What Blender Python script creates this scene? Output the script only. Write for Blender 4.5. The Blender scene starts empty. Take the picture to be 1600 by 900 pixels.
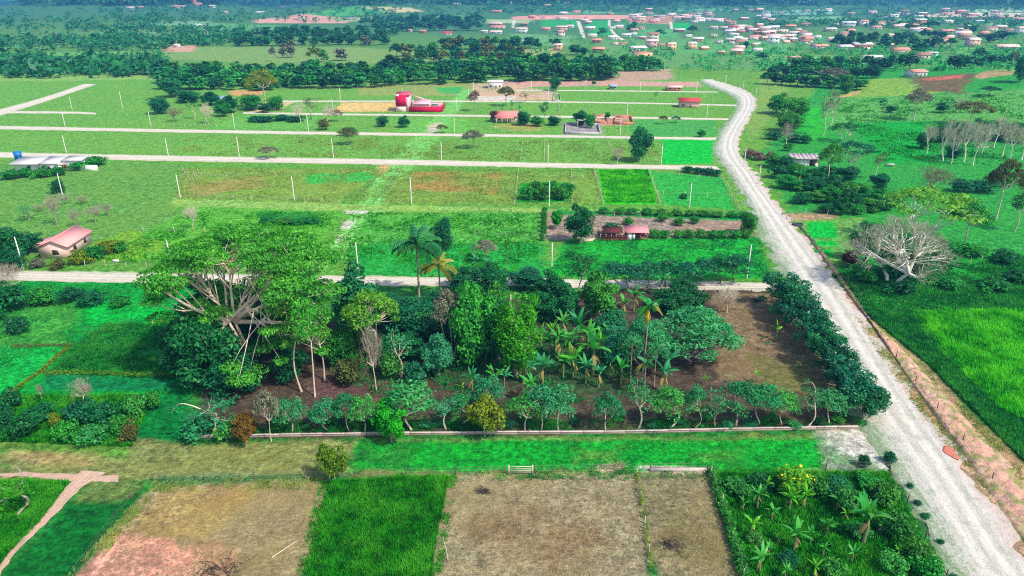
import bpy, math, random
import numpy as np
from mathutils import Vector

# ------------------------------------------------------------------ camera, sky, sun, exposure
sc = bpy.context.scene
CAM_H, F_PX, PITCH = 60.0, 1100.0, math.radians(22.9)
cam = bpy.data.cameras.new('camera'); cam_o = bpy.data.objects.new('camera', cam)
sc.collection.objects.link(cam_o); sc.camera = cam_o
cam.sensor_width = 36.0; cam.lens = 36.0 * F_PX / 1600.0
cam.clip_start = 0.5; cam.clip_end = 40000.0
cam_o.location = (0, 0, CAM_H); cam_o.rotation_euler = (math.pi / 2 - PITCH, 0, 0)

SUN_EL, SUN_AZ = math.radians(50), math.radians(128)       # azimuth from +Y towards +X: light from the right
world = bpy.data.worlds.new('World'); sc.world = world; world.use_nodes = True
wn = world.node_tree.nodes; wn.clear()
sky = wn.new('ShaderNodeTexSky'); sky.sky_type = 'NISHITA'; sky.sun_disc = False
sky.sun_elevation = SUN_EL; sky.sun_rotation = SUN_AZ; sky.air_density = 1.0; sky.dust_density = 1.5
bg = wn.new('ShaderNodeBackground'); bg.inputs['Strength'].default_value = 0.15
wo = wn.new('ShaderNodeOutputWorld')
world.node_tree.links.new(sky.outputs[0], bg.inputs[0]); world.node_tree.links.new(bg.outputs[0], wo.inputs[0])
sun = bpy.data.lights.new('sun', 'SUN'); sun.energy = 3.2; sun.angle = math.radians(2.0); sun.color = (1, 0.95, 0.86)
sun_o = bpy.data.objects.new('sun', sun); sc.collection.objects.link(sun_o)
sd = Vector((math.sin(SUN_AZ) * math.cos(SUN_EL), math.cos(SUN_AZ) * math.cos(SUN_EL), math.sin(SUN_EL)))
sun_o.rotation_euler = sd.to_track_quat('Z', 'Y').to_euler(); sun_o.location = (0, 0, 150)
sc.view_settings.view_transform = 'Standard'; sc.view_settings.look = 'None'
sc.view_settings.exposure = 0.64; sc.view_settings.gamma = 1.0
sc.render.engine = 'CYCLES'
sc.cycles.use_denoising = False; sc.cycles.denoiser = 'OPENIMAGEDENOISE'; sc.cycles.denoising_input_passes = 'RGB_ALBEDO_NORMAL'
sc.cycles.filter_width = 1.1; sc.cycles.max_bounces = 6; sc.cycles.diffuse_bounces = 3; sc.cycles.glossy_bounces = 2
sc.cycles.transmission_bounces = 4; sc.cycles.volume_bounces = 1; sc.cycles.transparent_max_bounces = 6

# ------------------------------------------------------------------ helpers
HAZE = 0.00015
COL = sc.collection
rnd = random.Random(7)
def lin(c):
    c = c / 255.0
    return c / 12.92 if c <= 0.04045 else ((c + 0.055) / 1.055) ** 2.4
def S(r, g, b): return (lin(r), lin(g), lin(b))

def sstep(a, b, v):
    t = np.clip((v - a) / (b - a), 0, 1); return t * t * (3 - 2 * t)
def zt(x, y):                                             # height of the land
    x = np.asarray(x, float); y = np.asarray(y, float)
    z = 12 * np.exp(-((x - 330) / 95) ** 2 - ((y - 450) / 120) ** 2)
    s = sstep(650, 1500, y)
    z = z + s * (8 * np.sin(x / 310 + 1.3) * np.cos(y / 420) + 5 * np.sin(x / 170 + y / 260))
    z = z + 34 * np.exp(-((x + 430) / 210) ** 2 - ((y - 2050) / 330) ** 2)
    z = z + 26 * np.exp(-((x - 60) / 420) ** 2 - ((y - 2500) / 300) ** 2)
    for hx, hy, hh, wx, wy in ((-1150, 2350, 60, 330, 260), (900, 2700, 55, 420, 260), (1750, 2300, 70, 380, 260), (350, 3300, 80, 520, 300), (-700, 3300, 90, 420, 320), (1400, 3600, 110, 500, 330)):
        z = z + hh * np.exp(-((x - hx) / wx) ** 2 - ((y - hy) / wy) ** 2)
    s2 = sstep(2700, 5600, y)
    z = z + s2 * (120 + 60 * np.sin(x / 900 + .5) + 35 * np.sin(x / 410 + 2) + 20 * np.sin(y / 300 + x / 220))
    return z
_T = np.geomspace(40, 20000, 2400)
CP, SP = math.cos(PITCH), math.sin(PITCH)
def ray(px, py):
    a = (px - 800) / F_PX; b = (450 - py) / F_PX
    return np.array([a, CP + SP * b, -SP + CP * b])
def G(px, py):                                            # point of the land seen at a place of the photograph
    d = ray(px, py); X, Y, Z = d[0] * _T, d[1] * _T, CAM_H + d[2] * _T
    below = Z < zt(X, Y); i = int(np.argmax(below))
    if not below[i]: i = len(_T) - 1
    lo, hi = _T[max(i - 1, 0)], _T[i]
    for _ in range(18):
        m = (lo + hi) / 2
        if CAM_H + d[2] * m < float(zt(d[0] * m, d[1] * m)): hi = m
        else: lo = m
    return Vector((d[0] * hi, d[1] * hi, float(zt(d[0] * hi, d[1] * hi))))
def depth(p): return p.y * CP + (CAM_H - p.z) * SP        # metres along the lens axis
def px2m(p, px): return px * depth(p) / F_PX

def vnoise(x, y, seed=0):                                 # value noise in numpy
    xi = np.floor(x).astype(np.int64); yi = np.floor(y).astype(np.int64); xf = x - xi; yf = y - yi
    def h(i, j):
        n = (i * 374761393 + j * 668265263 + seed * 974711) & 0x7fffffff
        n = ((n ^ (n >> 13)) * 1274126177) & 0x7fffffff
        return ((n ^ (n >> 16)) & 0xffff) / 65535.0
    u = xf * xf * (3 - 2 * xf); v = yf * yf * (3 - 2 * yf)
    return (h(xi, yi) * (1 - u) + h(xi + 1, yi) * u) * (1 - v) + (h(xi, yi + 1) * (1 - u) + h(xi + 1, yi + 1) * u) * v
def fbm(x, y, seed=0, o=3):
    s = 0; a = 0.5; t = 0
    for k in range(o): s = s + a * vnoise(x * 2 ** k, y * 2 ** k, seed + k); t += a; a *= .5
    return s / t

# ------------------------------------------------------------------ meshes
def mesh_from(name, V, quads=None, tris=None, smooth=False, extra=None):
    V = np.asarray(V, np.float32).reshape(-1, 3)
    q = np.asarray(quads if quads is not None else [], np.int32).reshape(-1, 4)
    t = np.asarray(tris if tris is not None else [], np.int32).reshape(-1, 3)
    me = bpy.data.meshes.new(name)
    me.vertices.add(len(V)); me.vertices.foreach_set('co', V.ravel())
    me.loops.add(q.size + t.size)
    me.loops.foreach_set('vertex_index', np.concatenate([q.ravel(), t.ravel()]))
    me.polygons.add(len(q) + len(t))
    me.polygons.foreach_set('loop_start', np.concatenate([np.arange(len(q)) * 4, q.size + np.arange(len(t)) * 3]).astype(np.int32))
    if smooth: me.polygons.foreach_set('use_smooth', np.ones(len(q) + len(t), bool))
    me.update(calc_edges=True); me.validate()
    me.materials.append(None)
    return me
class MB:
    def __init__(s): s.v = []; s.q = []; s.t = []; s.n = 0
    def add(s, V, q=None, t=None):
        V = np.asarray(V, float).reshape(-1, 3)
        if q is not None and len(q): s.q.append(np.asarray(q, int).reshape(-1, 4) + s.n)
        if t is not None and len(t): s.t.append(np.asarray(t, int).reshape(-1, 3) + s.n)
        s.v.append(V); s.n += len(V); return s
    def tube(s, pts, rad, sides=5, cap=True):
        pts = np.asarray(pts, float); n = len(pts); rad = np.broadcast_to(np.asarray(rad, float), (n,))
        d = np.gradient(pts, axis=0); d /= np.linalg.norm(d, axis=1)[:, None] + 1e-9
        ref = np.where(np.abs(d[:, 2:3]) > .9, np.array([[1., 0, 0]]), np.array([[0, 0, 1.]]))
        a = np.cross(d, ref); a /= np.linalg.norm(a, axis=1)[:, None] + 1e-9; b = np.cross(d, a)
        th = np.arange(sides) * 2 * math.pi / sides
        V = pts[:, None] + rad[:, None, None] * (np.cos(th)[None, :, None] * a[:, None] + np.sin(th)[None, :, None] * b[:, None])
        q = []
        for i in range(n - 1):
            for k in range(sides):
                k2 = (k + 1) % sides; q.append((i * sides + k, i * sides + k2, (i + 1) * sides + k2, (i + 1) * sides + k))
        t = [((n - 1) * sides, (n - 1) * sides + k, (n - 1) * sides + k + 1) for k in range(1, sides - 1)] if cap else []
        return s.add(V.reshape(-1, 3), q, t)
    def box(s, x0, x1, y0, y1, z0, z1):
        V = [(x0, y0, z0), (x1, y0, z0), (x1, y1, z0), (x0, y1, z0), (x0, y0, z1), (x1, y0, z1), (x1, y1, z1), (x0, y1, z1)]
        return s.add(V, [(0, 3, 2, 1), (4, 5, 6, 7), (0, 1, 5, 4), (1, 2, 6, 5), (2, 3, 7, 6), (3, 0, 4, 7)])
    def prism(s, poly, y0, y1):                            # polygon in x,z pushed along y
        n = len(poly); V = [(x, y0, z) for x, z in poly] + [(x, y1, z) for x, z in poly]
        t = [(0, i, i + 1) for i in range(1, n - 1)] + [(n, n + i + 1, n + i) for i in range(1, n - 1)]
        q = [(i, i + n, (i + 1) % n + n, (i + 1) % n) for i in range(n)]
        return s.add(V, q, t)
    def cards(s, P4):                                      # N x 4 x 3
        P4 = np.asarray(P4, float); n = len(P4)
        return s.add(P4.reshape(-1, 3), np.arange(n * 4).reshape(-1, 4))
    def mesh(s, name, smooth=False):
        return mesh_from(name, np.concatenate(s.v) if s.v else [], np.concatenate(s.q) if s.q else None, np.concatenate(s.t) if s.t else None, smooth)

def obj(name, me, mat, parent=None, loc=(0, 0, 0), rot=(0, 0, 0), scale=(1, 1, 1)):
    o = bpy.data.objects.new(name, me); COL.objects.link(o)
    if parent is not None: o.parent = parent
    o.location = loc; o.rotation_euler = rot; o.scale = scale
    if mat is not None and me is not None:
        for sl in o.material_slots: sl.link = 'OBJECT'
        o.material_slots[0].material = mat
    return o
def tag(o, label=None, cat=None, group=None, kind=None):
    if label: o['label'] = label
    if cat: o['category'] = cat
    if group: o['group'] = group
    if kind: o['kind'] = kind
    return o
def thing(name, label, cat, loc, rotz=0, group=None, scale=(1, 1, 1)):
    o = bpy.data.objects.new(name, None); COL.objects.link(o); o.empty_display_size = .2
    o.location = loc; o.rotation_euler = (0, 0, rotz); o.scale = scale
    return tag(o, label, cat, group)
def struct(name, me, mat): return tag(obj(name, me, mat), kind='structure')
ORD = ['leftmost', 'second', 'third', 'fourth', 'fifth', 'sixth', 'seventh', 'eighth', 'ninth', 'tenth', 'eleventh', 'twelfth', 'thirteenth',
       'fourteenth', 'fifteenth', 'sixteenth', 'seventeenth', 'eighteenth', 'nineteenth', 'twentieth', 'twenty-first', 'twenty-second', 'twenty-third', 'twenty-fourth', 'twenty-fifth', 'twenty-sixth', 'twenty-seventh', 'twenty-eighth', 'twenty-ninth', 'thirtieth']
def nth(i): return 'leftmost' if i == 0 else ORD[i] + ' from left'

# ------------------------------------------------------------------ materials
def new_mat(name):
    m = bpy.data.materials.new(name); m.use_nodes = True; nt = m.node_tree; nt.nodes.clear()
    out = nt.nodes.new('ShaderNodeOutputMaterial'); return m, nt, out
def N(nt, t, **k):
    n = nt.nodes.new(t)
    for a, b in k.items():
        if a.startswith('i_'): n.inputs[int(a[2:])].default_value = b
        else: setattr(n, a, b)
    return n
def noise(nt, vec, scale, detail=3, rough=.6):
    n = N(nt, 'ShaderNodeTexNoise'); n.inputs['Scale'].default_value = scale; n.inputs['Detail'].default_value = detail; n.inputs['Roughness'].default_value = rough
    if vec is not None: nt.links.new(vec, n.inputs['Vector'])
    return n.outputs['Fac']
def mrange(nt, v, a, b, c, d):
    n = N(nt, 'ShaderNodeMapRange'); nt.links.new(v, n.inputs[0])
    for i, k in enumerate((a, b, c, d)): n.inputs[i + 1].default_value = k
    return n.outputs[0]
def mixc(nt, f, a, b, mode='MIX'):
    n = N(nt, 'ShaderNodeMix', data_type='RGBA', blend_type=mode)
    for k, v in ((0, f), (6, a), (7, b)):
        if isinstance(v, (int, float)): n.inputs[k].default_value = v
        elif isinstance(v, tuple): n.inputs[k].default_value = (*v[:3], 1)
        else: nt.links.new(v, n.inputs[k])
    return n.outputs[2]
def math_(nt, op, a, b=0.0):
    n = N(nt, 'ShaderNodeMath', operation=op)
    for k, v in ((0, a), (1, b)):
        if isinstance(v, (int, float)): n.inputs[k].default_value = v
        else: nt.links.new(v, n.inputs[k])
    return n.outputs[0]
def grey(nt, v):
    n = N(nt, 'ShaderNodeCombineColor')
    for k in range(3): nt.links.new(v, n.inputs[k])
    return n.outputs[0]
def principled(nt, out, col, rough=.85, spec=.2, bump=None, bstr=.5, bdist=.1):
    p = N(nt, 'ShaderNodeBsdfPrincipled'); p.inputs['Roughness'].default_value = rough; p.inputs['Specular IOR Level'].default_value = spec
    if isinstance(col, tuple): p.inputs['Base Color'].default_value = (*col[:3], 1)
    else: nt.links.new(col, p.inputs['Base Color'])
    if bump is not None:
        b = N(nt, 'ShaderNodeBump'); b.inputs['Strength'].default_value = bstr; b.inputs['Distance'].default_value = bdist
        nt.links.new(bump, b.inputs['Height']); nt.links.new(b.outputs[0], p.inputs['Normal'])
    nt.links.new(p.outputs[0], out.inputs[0]); return p
MATS = {}
def plain(name, col, var=.25, scale=2.0, rough=.85, spec=.2, bstr=.3, objvar=0.0):
    if name in MATS: return MATS[name]
    m, nt, out = new_mat(name); tc = N(nt, 'ShaderNodeTexCoord').outputs['Object']
    a = noise(nt, tc, scale, 4); b = noise(nt, tc, scale * 7, 3)
    f = math_(nt, 'ADD', math_(nt, 'MULTIPLY', a, .6), math_(nt, 'MULTIPLY', b, .4))
    v = mrange(nt, f, .3, .7, 1 - var, 1 + var)
    if objvar:
        oi = N(nt, 'ShaderNodeObjectInfo').outputs['Random']; v = math_(nt, 'MULTIPLY', v, mrange(nt, oi, 0, 1, 1 - objvar, 1 + objvar))
    principled(nt, out, mixc(nt, 1.0, col, grey(nt, v), 'MULTIPLY'), rough, spec, b, bstr, .05)
    MATS[name] = m; return m
def leafm(name, c1, c2, trans=.3, objvar=.18, rough=.5, hue=.02):
    if name in MATS: return MATS[name]
    m, nt, out = new_mat(name)
    isl = N(nt, 'ShaderNodeNewGeometry').outputs['Random Per Island']; oi = N(nt, 'ShaderNodeObjectInfo').outputs['Random']
    tc = N(nt, 'ShaderNodeTexCoord').outputs['Object']
    cl = noise(nt, tc, .55, 2)
    f = math_(nt, 'ADD', math_(nt, 'MULTIPLY', isl, .55), mrange(nt, cl, .35, .65, 0, .45))
    c = mixc(nt, f, c1, c2)
    hs = N(nt, 'ShaderNodeHueSaturation'); nt.links.new(c, hs.inputs['Color'])
    nt.links.new(mrange(nt, oi, 0, 1, .5 - hue, .5 + hue), hs.inputs['Hue'])
    nt.links.new(mrange(nt, math_(nt, 'FRACT', math_(nt, 'MULTIPLY', oi, 7.3)), 0, 1, 1 - objvar, 1 + objvar), hs.inputs['Value'])
    c = hs.outputs[0]
    p = N(nt, 'ShaderNodeBsdfPrincipled'); p.inputs['Roughness'].default_value = rough; p.inputs['Specular IOR Level'].default_value = .25
    nt.links.new(c, p.inputs['Base Color'])
    tr = N(nt, 'ShaderNodeBsdfTranslucent'); nt.links.new(mixc(nt, 1.0, c, (1.15, 1.2, .6), 'MULTIPLY'), tr.inputs[0])
    mx = N(nt, 'ShaderNodeMixShader'); mx.inputs[0].default_value = trans
    nt.links.new(p.outputs[0], mx.inputs[1]); nt.links.new(tr.outputs[0], mx.inputs[2]); nt.links.new(mx.outputs[0], out.inputs[0])
    MATS[name] = m; return m

def grassm(name, c1, c2, c3, trans=.3):
    m, nt, out = new_mat(name); isl = N(nt, 'ShaderNodeNewGeometry').outputs['Random Per Island']; tc = N(nt, 'ShaderNodeTexCoord').outputs['Object']
    a = noise(nt, tc, .16, 4, .65); b = noise(nt, tc, .8, 3, .6)
    c = mixc(nt, math_(nt, 'ADD', math_(nt, 'MULTIPLY', isl, .5), mrange(nt, b, .42, .6, 0, .6)), tuple(k * .8 for k in c1), c2)
    c = mixc(nt, mrange(nt, a, .46, .6, 0, .9), c, mixc(nt, isl, c2, c3))
    p = N(nt, 'ShaderNodeBsdfPrincipled'); p.inputs['Roughness'].default_value = .6; p.inputs['Specular IOR Level'].default_value = .2; nt.links.new(c, p.inputs['Base Color'])
    tr = N(nt, 'ShaderNodeBsdfTranslucent'); nt.links.new(c, tr.inputs[0]); mx = N(nt, 'ShaderNodeMixShader'); mx.inputs[0].default_value = trans
    nt.links.new(p.outputs[0], mx.inputs[1]); nt.links.new(tr.outputs[0], mx.inputs[2]); nt.links.new(mx.outputs[0], out.inputs[0]); return m

# ------------------------------------------------------------------ the land: one sheet to the horizon, coloured by what grows on it
NR, NC = 860, 500
yy = np.geomspace(26, 9030, NR) - 6.0
uu = np.linspace(-1, 1, NC)
GX = uu[None, :] * (0.95 * yy[:, None] + 45); GY = np.repeat(yy[:, None], NC, 1)
GZ = zt(GX, GY)
gx, gy = GX.ravel(), GY.ravel()
col = np.zeros((gx.size, 3)); tex = np.zeros((gx.size, 3))       # tex: straw, lush clumps, bare soil
wob = (fbm(gx / 6, gy / 6, 3) - .5) * 2; wob2 = (fbm(gx / 1.7, gy / 1.7, 9) - .5) * 2
pat = fbm(gx / 14, gy / 14, 21, 4)
def blend(m, c, t):
    c = np.array(c); m = m[:, None]
    col[:] = col * (1 - m) + c * m; tex[:] = tex * (1 - m) + np.array(t) * m
blend(np.ones(gx.size), S(40, 120, 45), (0, .5, 0))
blend(sstep(120, 190, gy), S(92, 146, 52), (.1, .3, 0))
blend(sstep(520, 800, gy), S(84, 132, 62), (.1, .3, 0))
blend(sstep(900, 1600, gy), S(62, 112, 62), (0, .4, 0))
blend(sstep(2300, 3200, gy), S(38, 78, 48), (0, .6, 0))
def inside(P, x, y):
    P = np.asarray(P); n = len(P); c = np.zeros(x.shape, bool); d2 = np.full(x.shape, 1e18)
    for i in range(n):
        x0, y0 = P[i]; x1, y1 = P[(i + 1) % n]
        if y0 != y1: c ^= ((y0 > y) != (y1 > y)) & (x < (x1 - x0) * (y - y0) / (y1 - y0) + x0)
        ex, ey = x1 - x0, y1 - y0; t = np.clip(((x - x0) * ex + (y - y0) * ey) / (ex * ex + ey * ey + 1e-9), 0, 1)
        d2 = np.minimum(d2, (x - x0 - t * ex) ** 2 + (y - y0 - t * ey) ** 2)
    return np.where(c, 1, -1) * np.sqrt(d2)
def W(poly): return [tuple(G(*p))[:2] for p in poly]
def paint(poly, c, t=(0, .4, 0), soft=.6, wobble=.6, patch=0.0, thr=.5):
    P = np.array(W(poly)); mg = soft + wobble * 2
    b = (gx > P[:, 0].min() - mg) & (gx < P[:, 0].max() + mg) & (gy > P[:, 1].min() - mg) & (gy < P[:, 1].max() + mg)
    if not b.any(): return
    s = inside(P, gx[b], gy[b]) + wob[b] * wobble + wob2[b] * wobble * .6
    m = np.zeros(gx.size); m[b] = sstep(-soft, soft, s)
    if patch: m = m * (1 - patch + patch * sstep(thr - .12, thr + .12, pat))
    blend(m, S(*c), t)
# --- broad zones
paint([(-60, 118), (1110, 122), (1125, 262), (-60, 250)], (96, 152, 60), (.2, .3, 0), 3, 4)
paint([(-60, 250), (1130, 266), (1200, 440), (-60, 420)], (86, 146, 52), (.1, .35, 0), 2, 3)
paint([(-60, 250), (275, 256), (290, 400), (-60, 400)], (90, 144, 60), (.1, .35, 0), 1, 2)
# --- far fields
paint([(250, 74), (560, 74), (640, 80), (760, 98), (420, 100), (260, 92)], (112, 146, 76), (.15, .2, 0), 5, 6)
paint([(320, 36), (440, 40), (420, 50), (330, 48)], (86, 146, 84), (0, .2, 0), 6, 6)
paint([(225, 34), (330, 33), (330, 40), (240, 40)], (104, 152, 108), (0, .2, 0), 6, 6)
paint([(468, 22), (560, 9), (640, 12), (660, 18), (560, 24), (500, 27)], (70, 150, 72), (0, .2, 0), 6, 6)
paint([(560, 11), (640, 12), (665, 18), (610, 20)], (186, 172, 120), (.2, 0, .5), 6, 8)
paint([(395, 30), (470, 22), (555, 30), (540, 36), (400, 36)], (200, 150, 130), (0, 0, .8), 6, 8)
paint([(255, 73), (310, 70), (300, 81), (258, 81)], (190, 150, 125), (0, 0, .8), 3, 4)
paint([(800, 26), (990, 24), (1000, 30), (800, 31)], (212, 152, 130), (0, 0, .9), 4, 5)
paint([(980, 26), (1060, 22), (1050, 38), (985, 38)], (190, 140, 112), (0, 0, .8), 4, 5, .5, .45)
paint([(845, 31), (900, 31), (905, 42), (845, 42)], (40, 150, 62), (0, .4, 0), 3, 4)
paint([(915, 33), (950, 32), (960, 55), (925, 55)], (46, 150, 72), (0, .4, 0), 3, 4)
paint([(955, 34), (1045, 38), (1045, 58), (970, 56)], (70, 130, 66), (0, .4, 0), 3, 5)
paint([(1050, 36), (1080, 36), (1078, 46), (1050, 46)], (30, 160, 72), (0, .4, 0), 3, 4)
paint([(805, 78), (870, 76), (880, 92), (805, 92)], (158, 156, 98), (.2, .1, .2), 4, 5)
paint([(930, 60), (1200, 60), (1200, 110), (940, 100)], (92, 142, 76), (.1, .3, 0), 5, 8)
paint([(1440, 22), (1600, 20), (1600, 26), (1440, 27)], (196, 184, 150), (.2, 0, .5), 6, 10)
paint([(1490, 74), (1570, 76), (1560, 88), (1500, 90)], (104, 160, 76), (0, .3, 0), 4, 5)
paint([(1200, 95), (1270, 97), (1280, 108), (1200, 118)], (106, 150, 62), (.1, .3, 0), 4, 5)
for q, c_ in [([(1060, 62), (1240, 66), (1230, 90), (1060, 84)], (86, 152, 80)), ([(1195, 84), (1300, 86), (1290, 98), (1200, 100)], (110, 160, 84)), ([(1380, 84), (1480, 86), (1470, 100), (1390, 100)], (60, 140, 62)), ([(800, 52), (900, 56), (890, 72), (800, 70)], (100, 152, 90)), ([(1000, 46), (1060, 46), (1060, 60), (1000, 60)], (84, 156, 84)), ([(1270, 56), (1340, 58), (1330, 66), (1270, 66)], (80, 140, 80)), ([(150, 48), (262, 46), (262, 56), (150, 58)], (110, 156, 100)), ([(-60, 84), (200, 80), (220, 92), (-60, 98)], (96, 156, 76)), ([(-60, 118), (262, 112), (262, 124), (-60, 128)], (120, 164, 80)), ([(1190, 18), (1300, 14), (1310, 22), (1200, 24)], (120, 170, 140))]:
    paint(q, c_, (.1, .3, 0), 4, 8)
for q, c_ in [([(760, 30), (830, 31), (830, 36), (760, 36)], (150, 176, 120)), ([(1230, 26), (1330, 25), (1330, 32), (1240, 34)], (110, 166, 104)), ([(1400, 28), (1500, 29), (1490, 34), (1400, 34)], (120, 166, 110)), ([(1480, 16), (1600, 14), (1600, 19), (1490, 20)], (150, 180, 140)), ([(1050, 14), (1140, 12), (1140, 17), (1060, 18)], (90, 150, 104)), ([(880, 17), (960, 16), (960, 21), (880, 22)], (110, 160, 110)), ([(520, 28), (600, 27), (600, 33), (530, 34)], (150, 166, 110)), ([(1540, 36), (1600, 35), (1600, 41), (1545, 42)], (110, 160, 100)), ([(660, 24), (720, 24), (720, 30), (660, 30)], (100, 160, 100))]:
    paint(q, c_, (.1, .2, .1), 8, 14)
# --- the lots beyond the town side
paint([(950, 113), (1048, 107), (1050, 124), (950, 127)], (172, 148, 124), (.5, 0, .6), 3, 4)
paint([(780, 127), (950, 126), (1090, 128), (1100, 136), (950, 134), (780, 136)], (190, 150, 134), (.2, 0, .8), 2, 3)
paint([(735, 130), (800, 132), (860, 142), (870, 156), (735, 158)], (190, 162, 134), (.4, 0, .7), 2, 3, .4, .42)
paint([(560, 132), (740, 128), (735, 150), (560, 148)], (132, 150, 78), (.4, .1, .1), 2, 4)
paint([(680, 137), (725, 135), (718, 146), (690, 146)], (64, 160, 76), (0, .3, 0), 1, 2)
paint([(535, 160), (622, 160), (622, 174), (520, 175)], (206, 178, 112), (.4, 0, .6), 1.5, 3)
paint([(735, 150), (805, 150), (805, 157), (735, 158)], (196, 186, 172), (.2, 0, .7), 1.5, 2)
paint([(395, 165), (460, 158), (440, 172), (390, 175)], (196, 176, 128), (.3, 0, .5), 1.5, 3)
paint([(360, 140), (420, 141), (400, 150), (360, 149)], (190, 150, 96), (.3, 0, .6), 2, 3)
paint([(760, 196), (840, 194), (850, 205), (800, 205)], (162, 150, 84), (.4, 0, .4), 1, 3, .5, .45)
paint([(925, 178), (985, 180), (990, 195), (925, 197)], (176, 136, 106), (.2, 0, .9), 1, 1.5)
paint([(880, 192), (940, 192), (942, 210), (880, 210)], (150, 146, 142), (0, 0, .8), .8, 1)
paint([(980, 188), (1120, 188), (1120, 213), (990, 212)], (66, 150, 66), (0, .35, 0), 1, 2)
paint([(640, 186), (735, 186), (735, 206), (620, 206)], (96, 166, 64), (0, .3, 0), 1, 2)
paint([(380, 180), (500, 182), (480, 202), (330, 200)], (92, 160, 66), (0, .3, 0), 1, 2)
paint([(285, 212), (620, 218), (610, 246), (285, 242)], (98, 154, 60), (.25, .3, 0), 1, 2)
paint([(660, 220), (1035, 224), (1030, 254), (640, 250)], (96, 150, 58), (.25, .3, 0), 1, 2)
paint([(1035, 215), (1120, 220), (1112, 256), (1035, 256)], (16, 174, 52), (0, .4, 0), .6, .8)
# --- grass street running away and its crossing
paint([(500, 405), (562, 405), (640, 268), (665, 240), (740, 140), (722, 140), (600, 262)], (108, 176, 82), (.05, .15, 0), .6, .8)
paint([(535, 328), (578, 328), (574, 334), (540, 334)], (200, 196, 180), (0, 0, .8), .3, .4)
paint([(540, 345), (556, 345), (545, 358), (532, 358)], (186, 190, 164), (0, 0, .7), .4, .7)
paint([(528, 368), (544, 368), (534, 380), (524, 380)], (176, 186, 160), (0, 0, .7), .4, .7)
paint([(590, 258), (612, 258), (600, 272), (588, 272)], (188, 160, 100), (.2, 0, .8), .6, .8)
paint([(670, 196), (690, 190), (684, 206), (668, 207)], (186, 178, 150), (.2, 0, .7), .6, .8)
# --- middle lots
paint([(285, 264), (600, 264), (525, 318), (275, 308)], (112, 148, 58), (.35, .3, 0), .8, 1)
paint([(290, 285), (400, 275), (420, 292), (300, 308)], (140, 136, 72), (.5, .2, .1), 1, 3, .7)
paint([(475, 272), (590, 270), (570, 284), (480, 286)], (60, 162, 60), (0, .3, 0), 1, 2)
paint([(632, 268), (806, 268), (804, 320), (592, 318)], (110, 148, 58), (.35, .3, 0), .6, .8)
paint([(640, 268), (790, 270), (770, 302), (650, 296)], (150, 126, 66), (.6, .2, .2), 1.2, 3, .75, .42)
paint([(808, 268), (932, 268), (942, 319), (804, 319)], (106, 148, 58), (.35, .3, 0), .5, .5)
paint([(812, 285), (890, 285), (892, 316), (806, 316)], (14, 140, 28), (0, .9, 0), .6, 1)
paint([(935, 265), (1015, 265), (1026, 318), (945, 318)], (34, 196, 14), (0, .8, 0), .4, .4)
paint([(1017, 268), (1130, 276), (1150, 328), (1036, 320)], (44, 156, 58), (0, .4, 0), .5, .6)
paint([(270, 309), (540, 319), (1150, 333), (1162, 344), (800, 330), (540, 330), (270, 322)], (126, 168, 78), (.1, .2, 0), .5, .5)
paint([(310, 322), (540, 332), (486, 402), (270, 412), (140, 400)], (84, 158, 46), (.05, .35, 0), .8, 1)
paint([(400, 330), (500, 335), (490, 352), (400, 348)], (40, 128, 46), (0, .8, 0), 1, 2)
paint([(135, 385), (200, 360), (260, 380), (220, 405), (140, 410)], (104, 156, 40), (.1, .5, 0), 1, 2)
paint([(578, 334), (850, 334), (850, 379), (545, 379)], (74, 156, 56), (.05, .5, 0), .6, .8)
paint([(545, 380), (852, 380), (856, 436), (560, 432)], (34, 148, 54), (.05, .4, 0), 1.5, 2.5)
paint([(848, 330), (1172, 345), (1182, 368), (850, 376)], (150, 132, 116), (.3, .1, .7), .7, 1.4)
paint([(870, 328), (1170, 338), (1170, 345), (870, 335)], (16, 136, 48), (0, .8, 0), .4, .6)
paint([(890, 374), (1188, 370), (1204, 436), (850, 432)], (26, 154, 46), (.05, .45, 0), 1, 1.5)
# --- left fields
paint([(-60, 436), (300, 440), (300, 610), (205, 700), (-60, 700)], (14, 138, 46), (0, .5, 0), .8, 1)
paint([(-60, 500), (60, 460), (130, 470), (100, 540), (-60, 545)], (60, 146, 52), (.05, .4, 0), 1.5, 2)
paint([(130, 470), (255, 465), (262, 500), (150, 512)], (6, 168, 56), (0, .3, 0), 1, 2)
paint([(-60, 545), (100, 540), (65, 590), (-60, 640)], (16, 160, 58), (0, .3, 0), .6, .8)
paint([(115, 540), (160, 505), (270, 510), (285, 590), (75, 582)], (20, 122, 40), (0, .9, 0), .8, 1)
paint([(75, 582), (285, 590), (262, 612), (60, 612)], (10, 118, 62), (0, .4, 0), .6, .8)
paint([(0, 615), (235, 620), (205, 700), (-60, 690)], (22, 104, 26), (0, .9, 0), .8, 1.5)
paint([(225, 640), (285, 600), (300, 690), (205, 705)], (8, 112, 46), (0, .25, 0), .6, .8)
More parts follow.
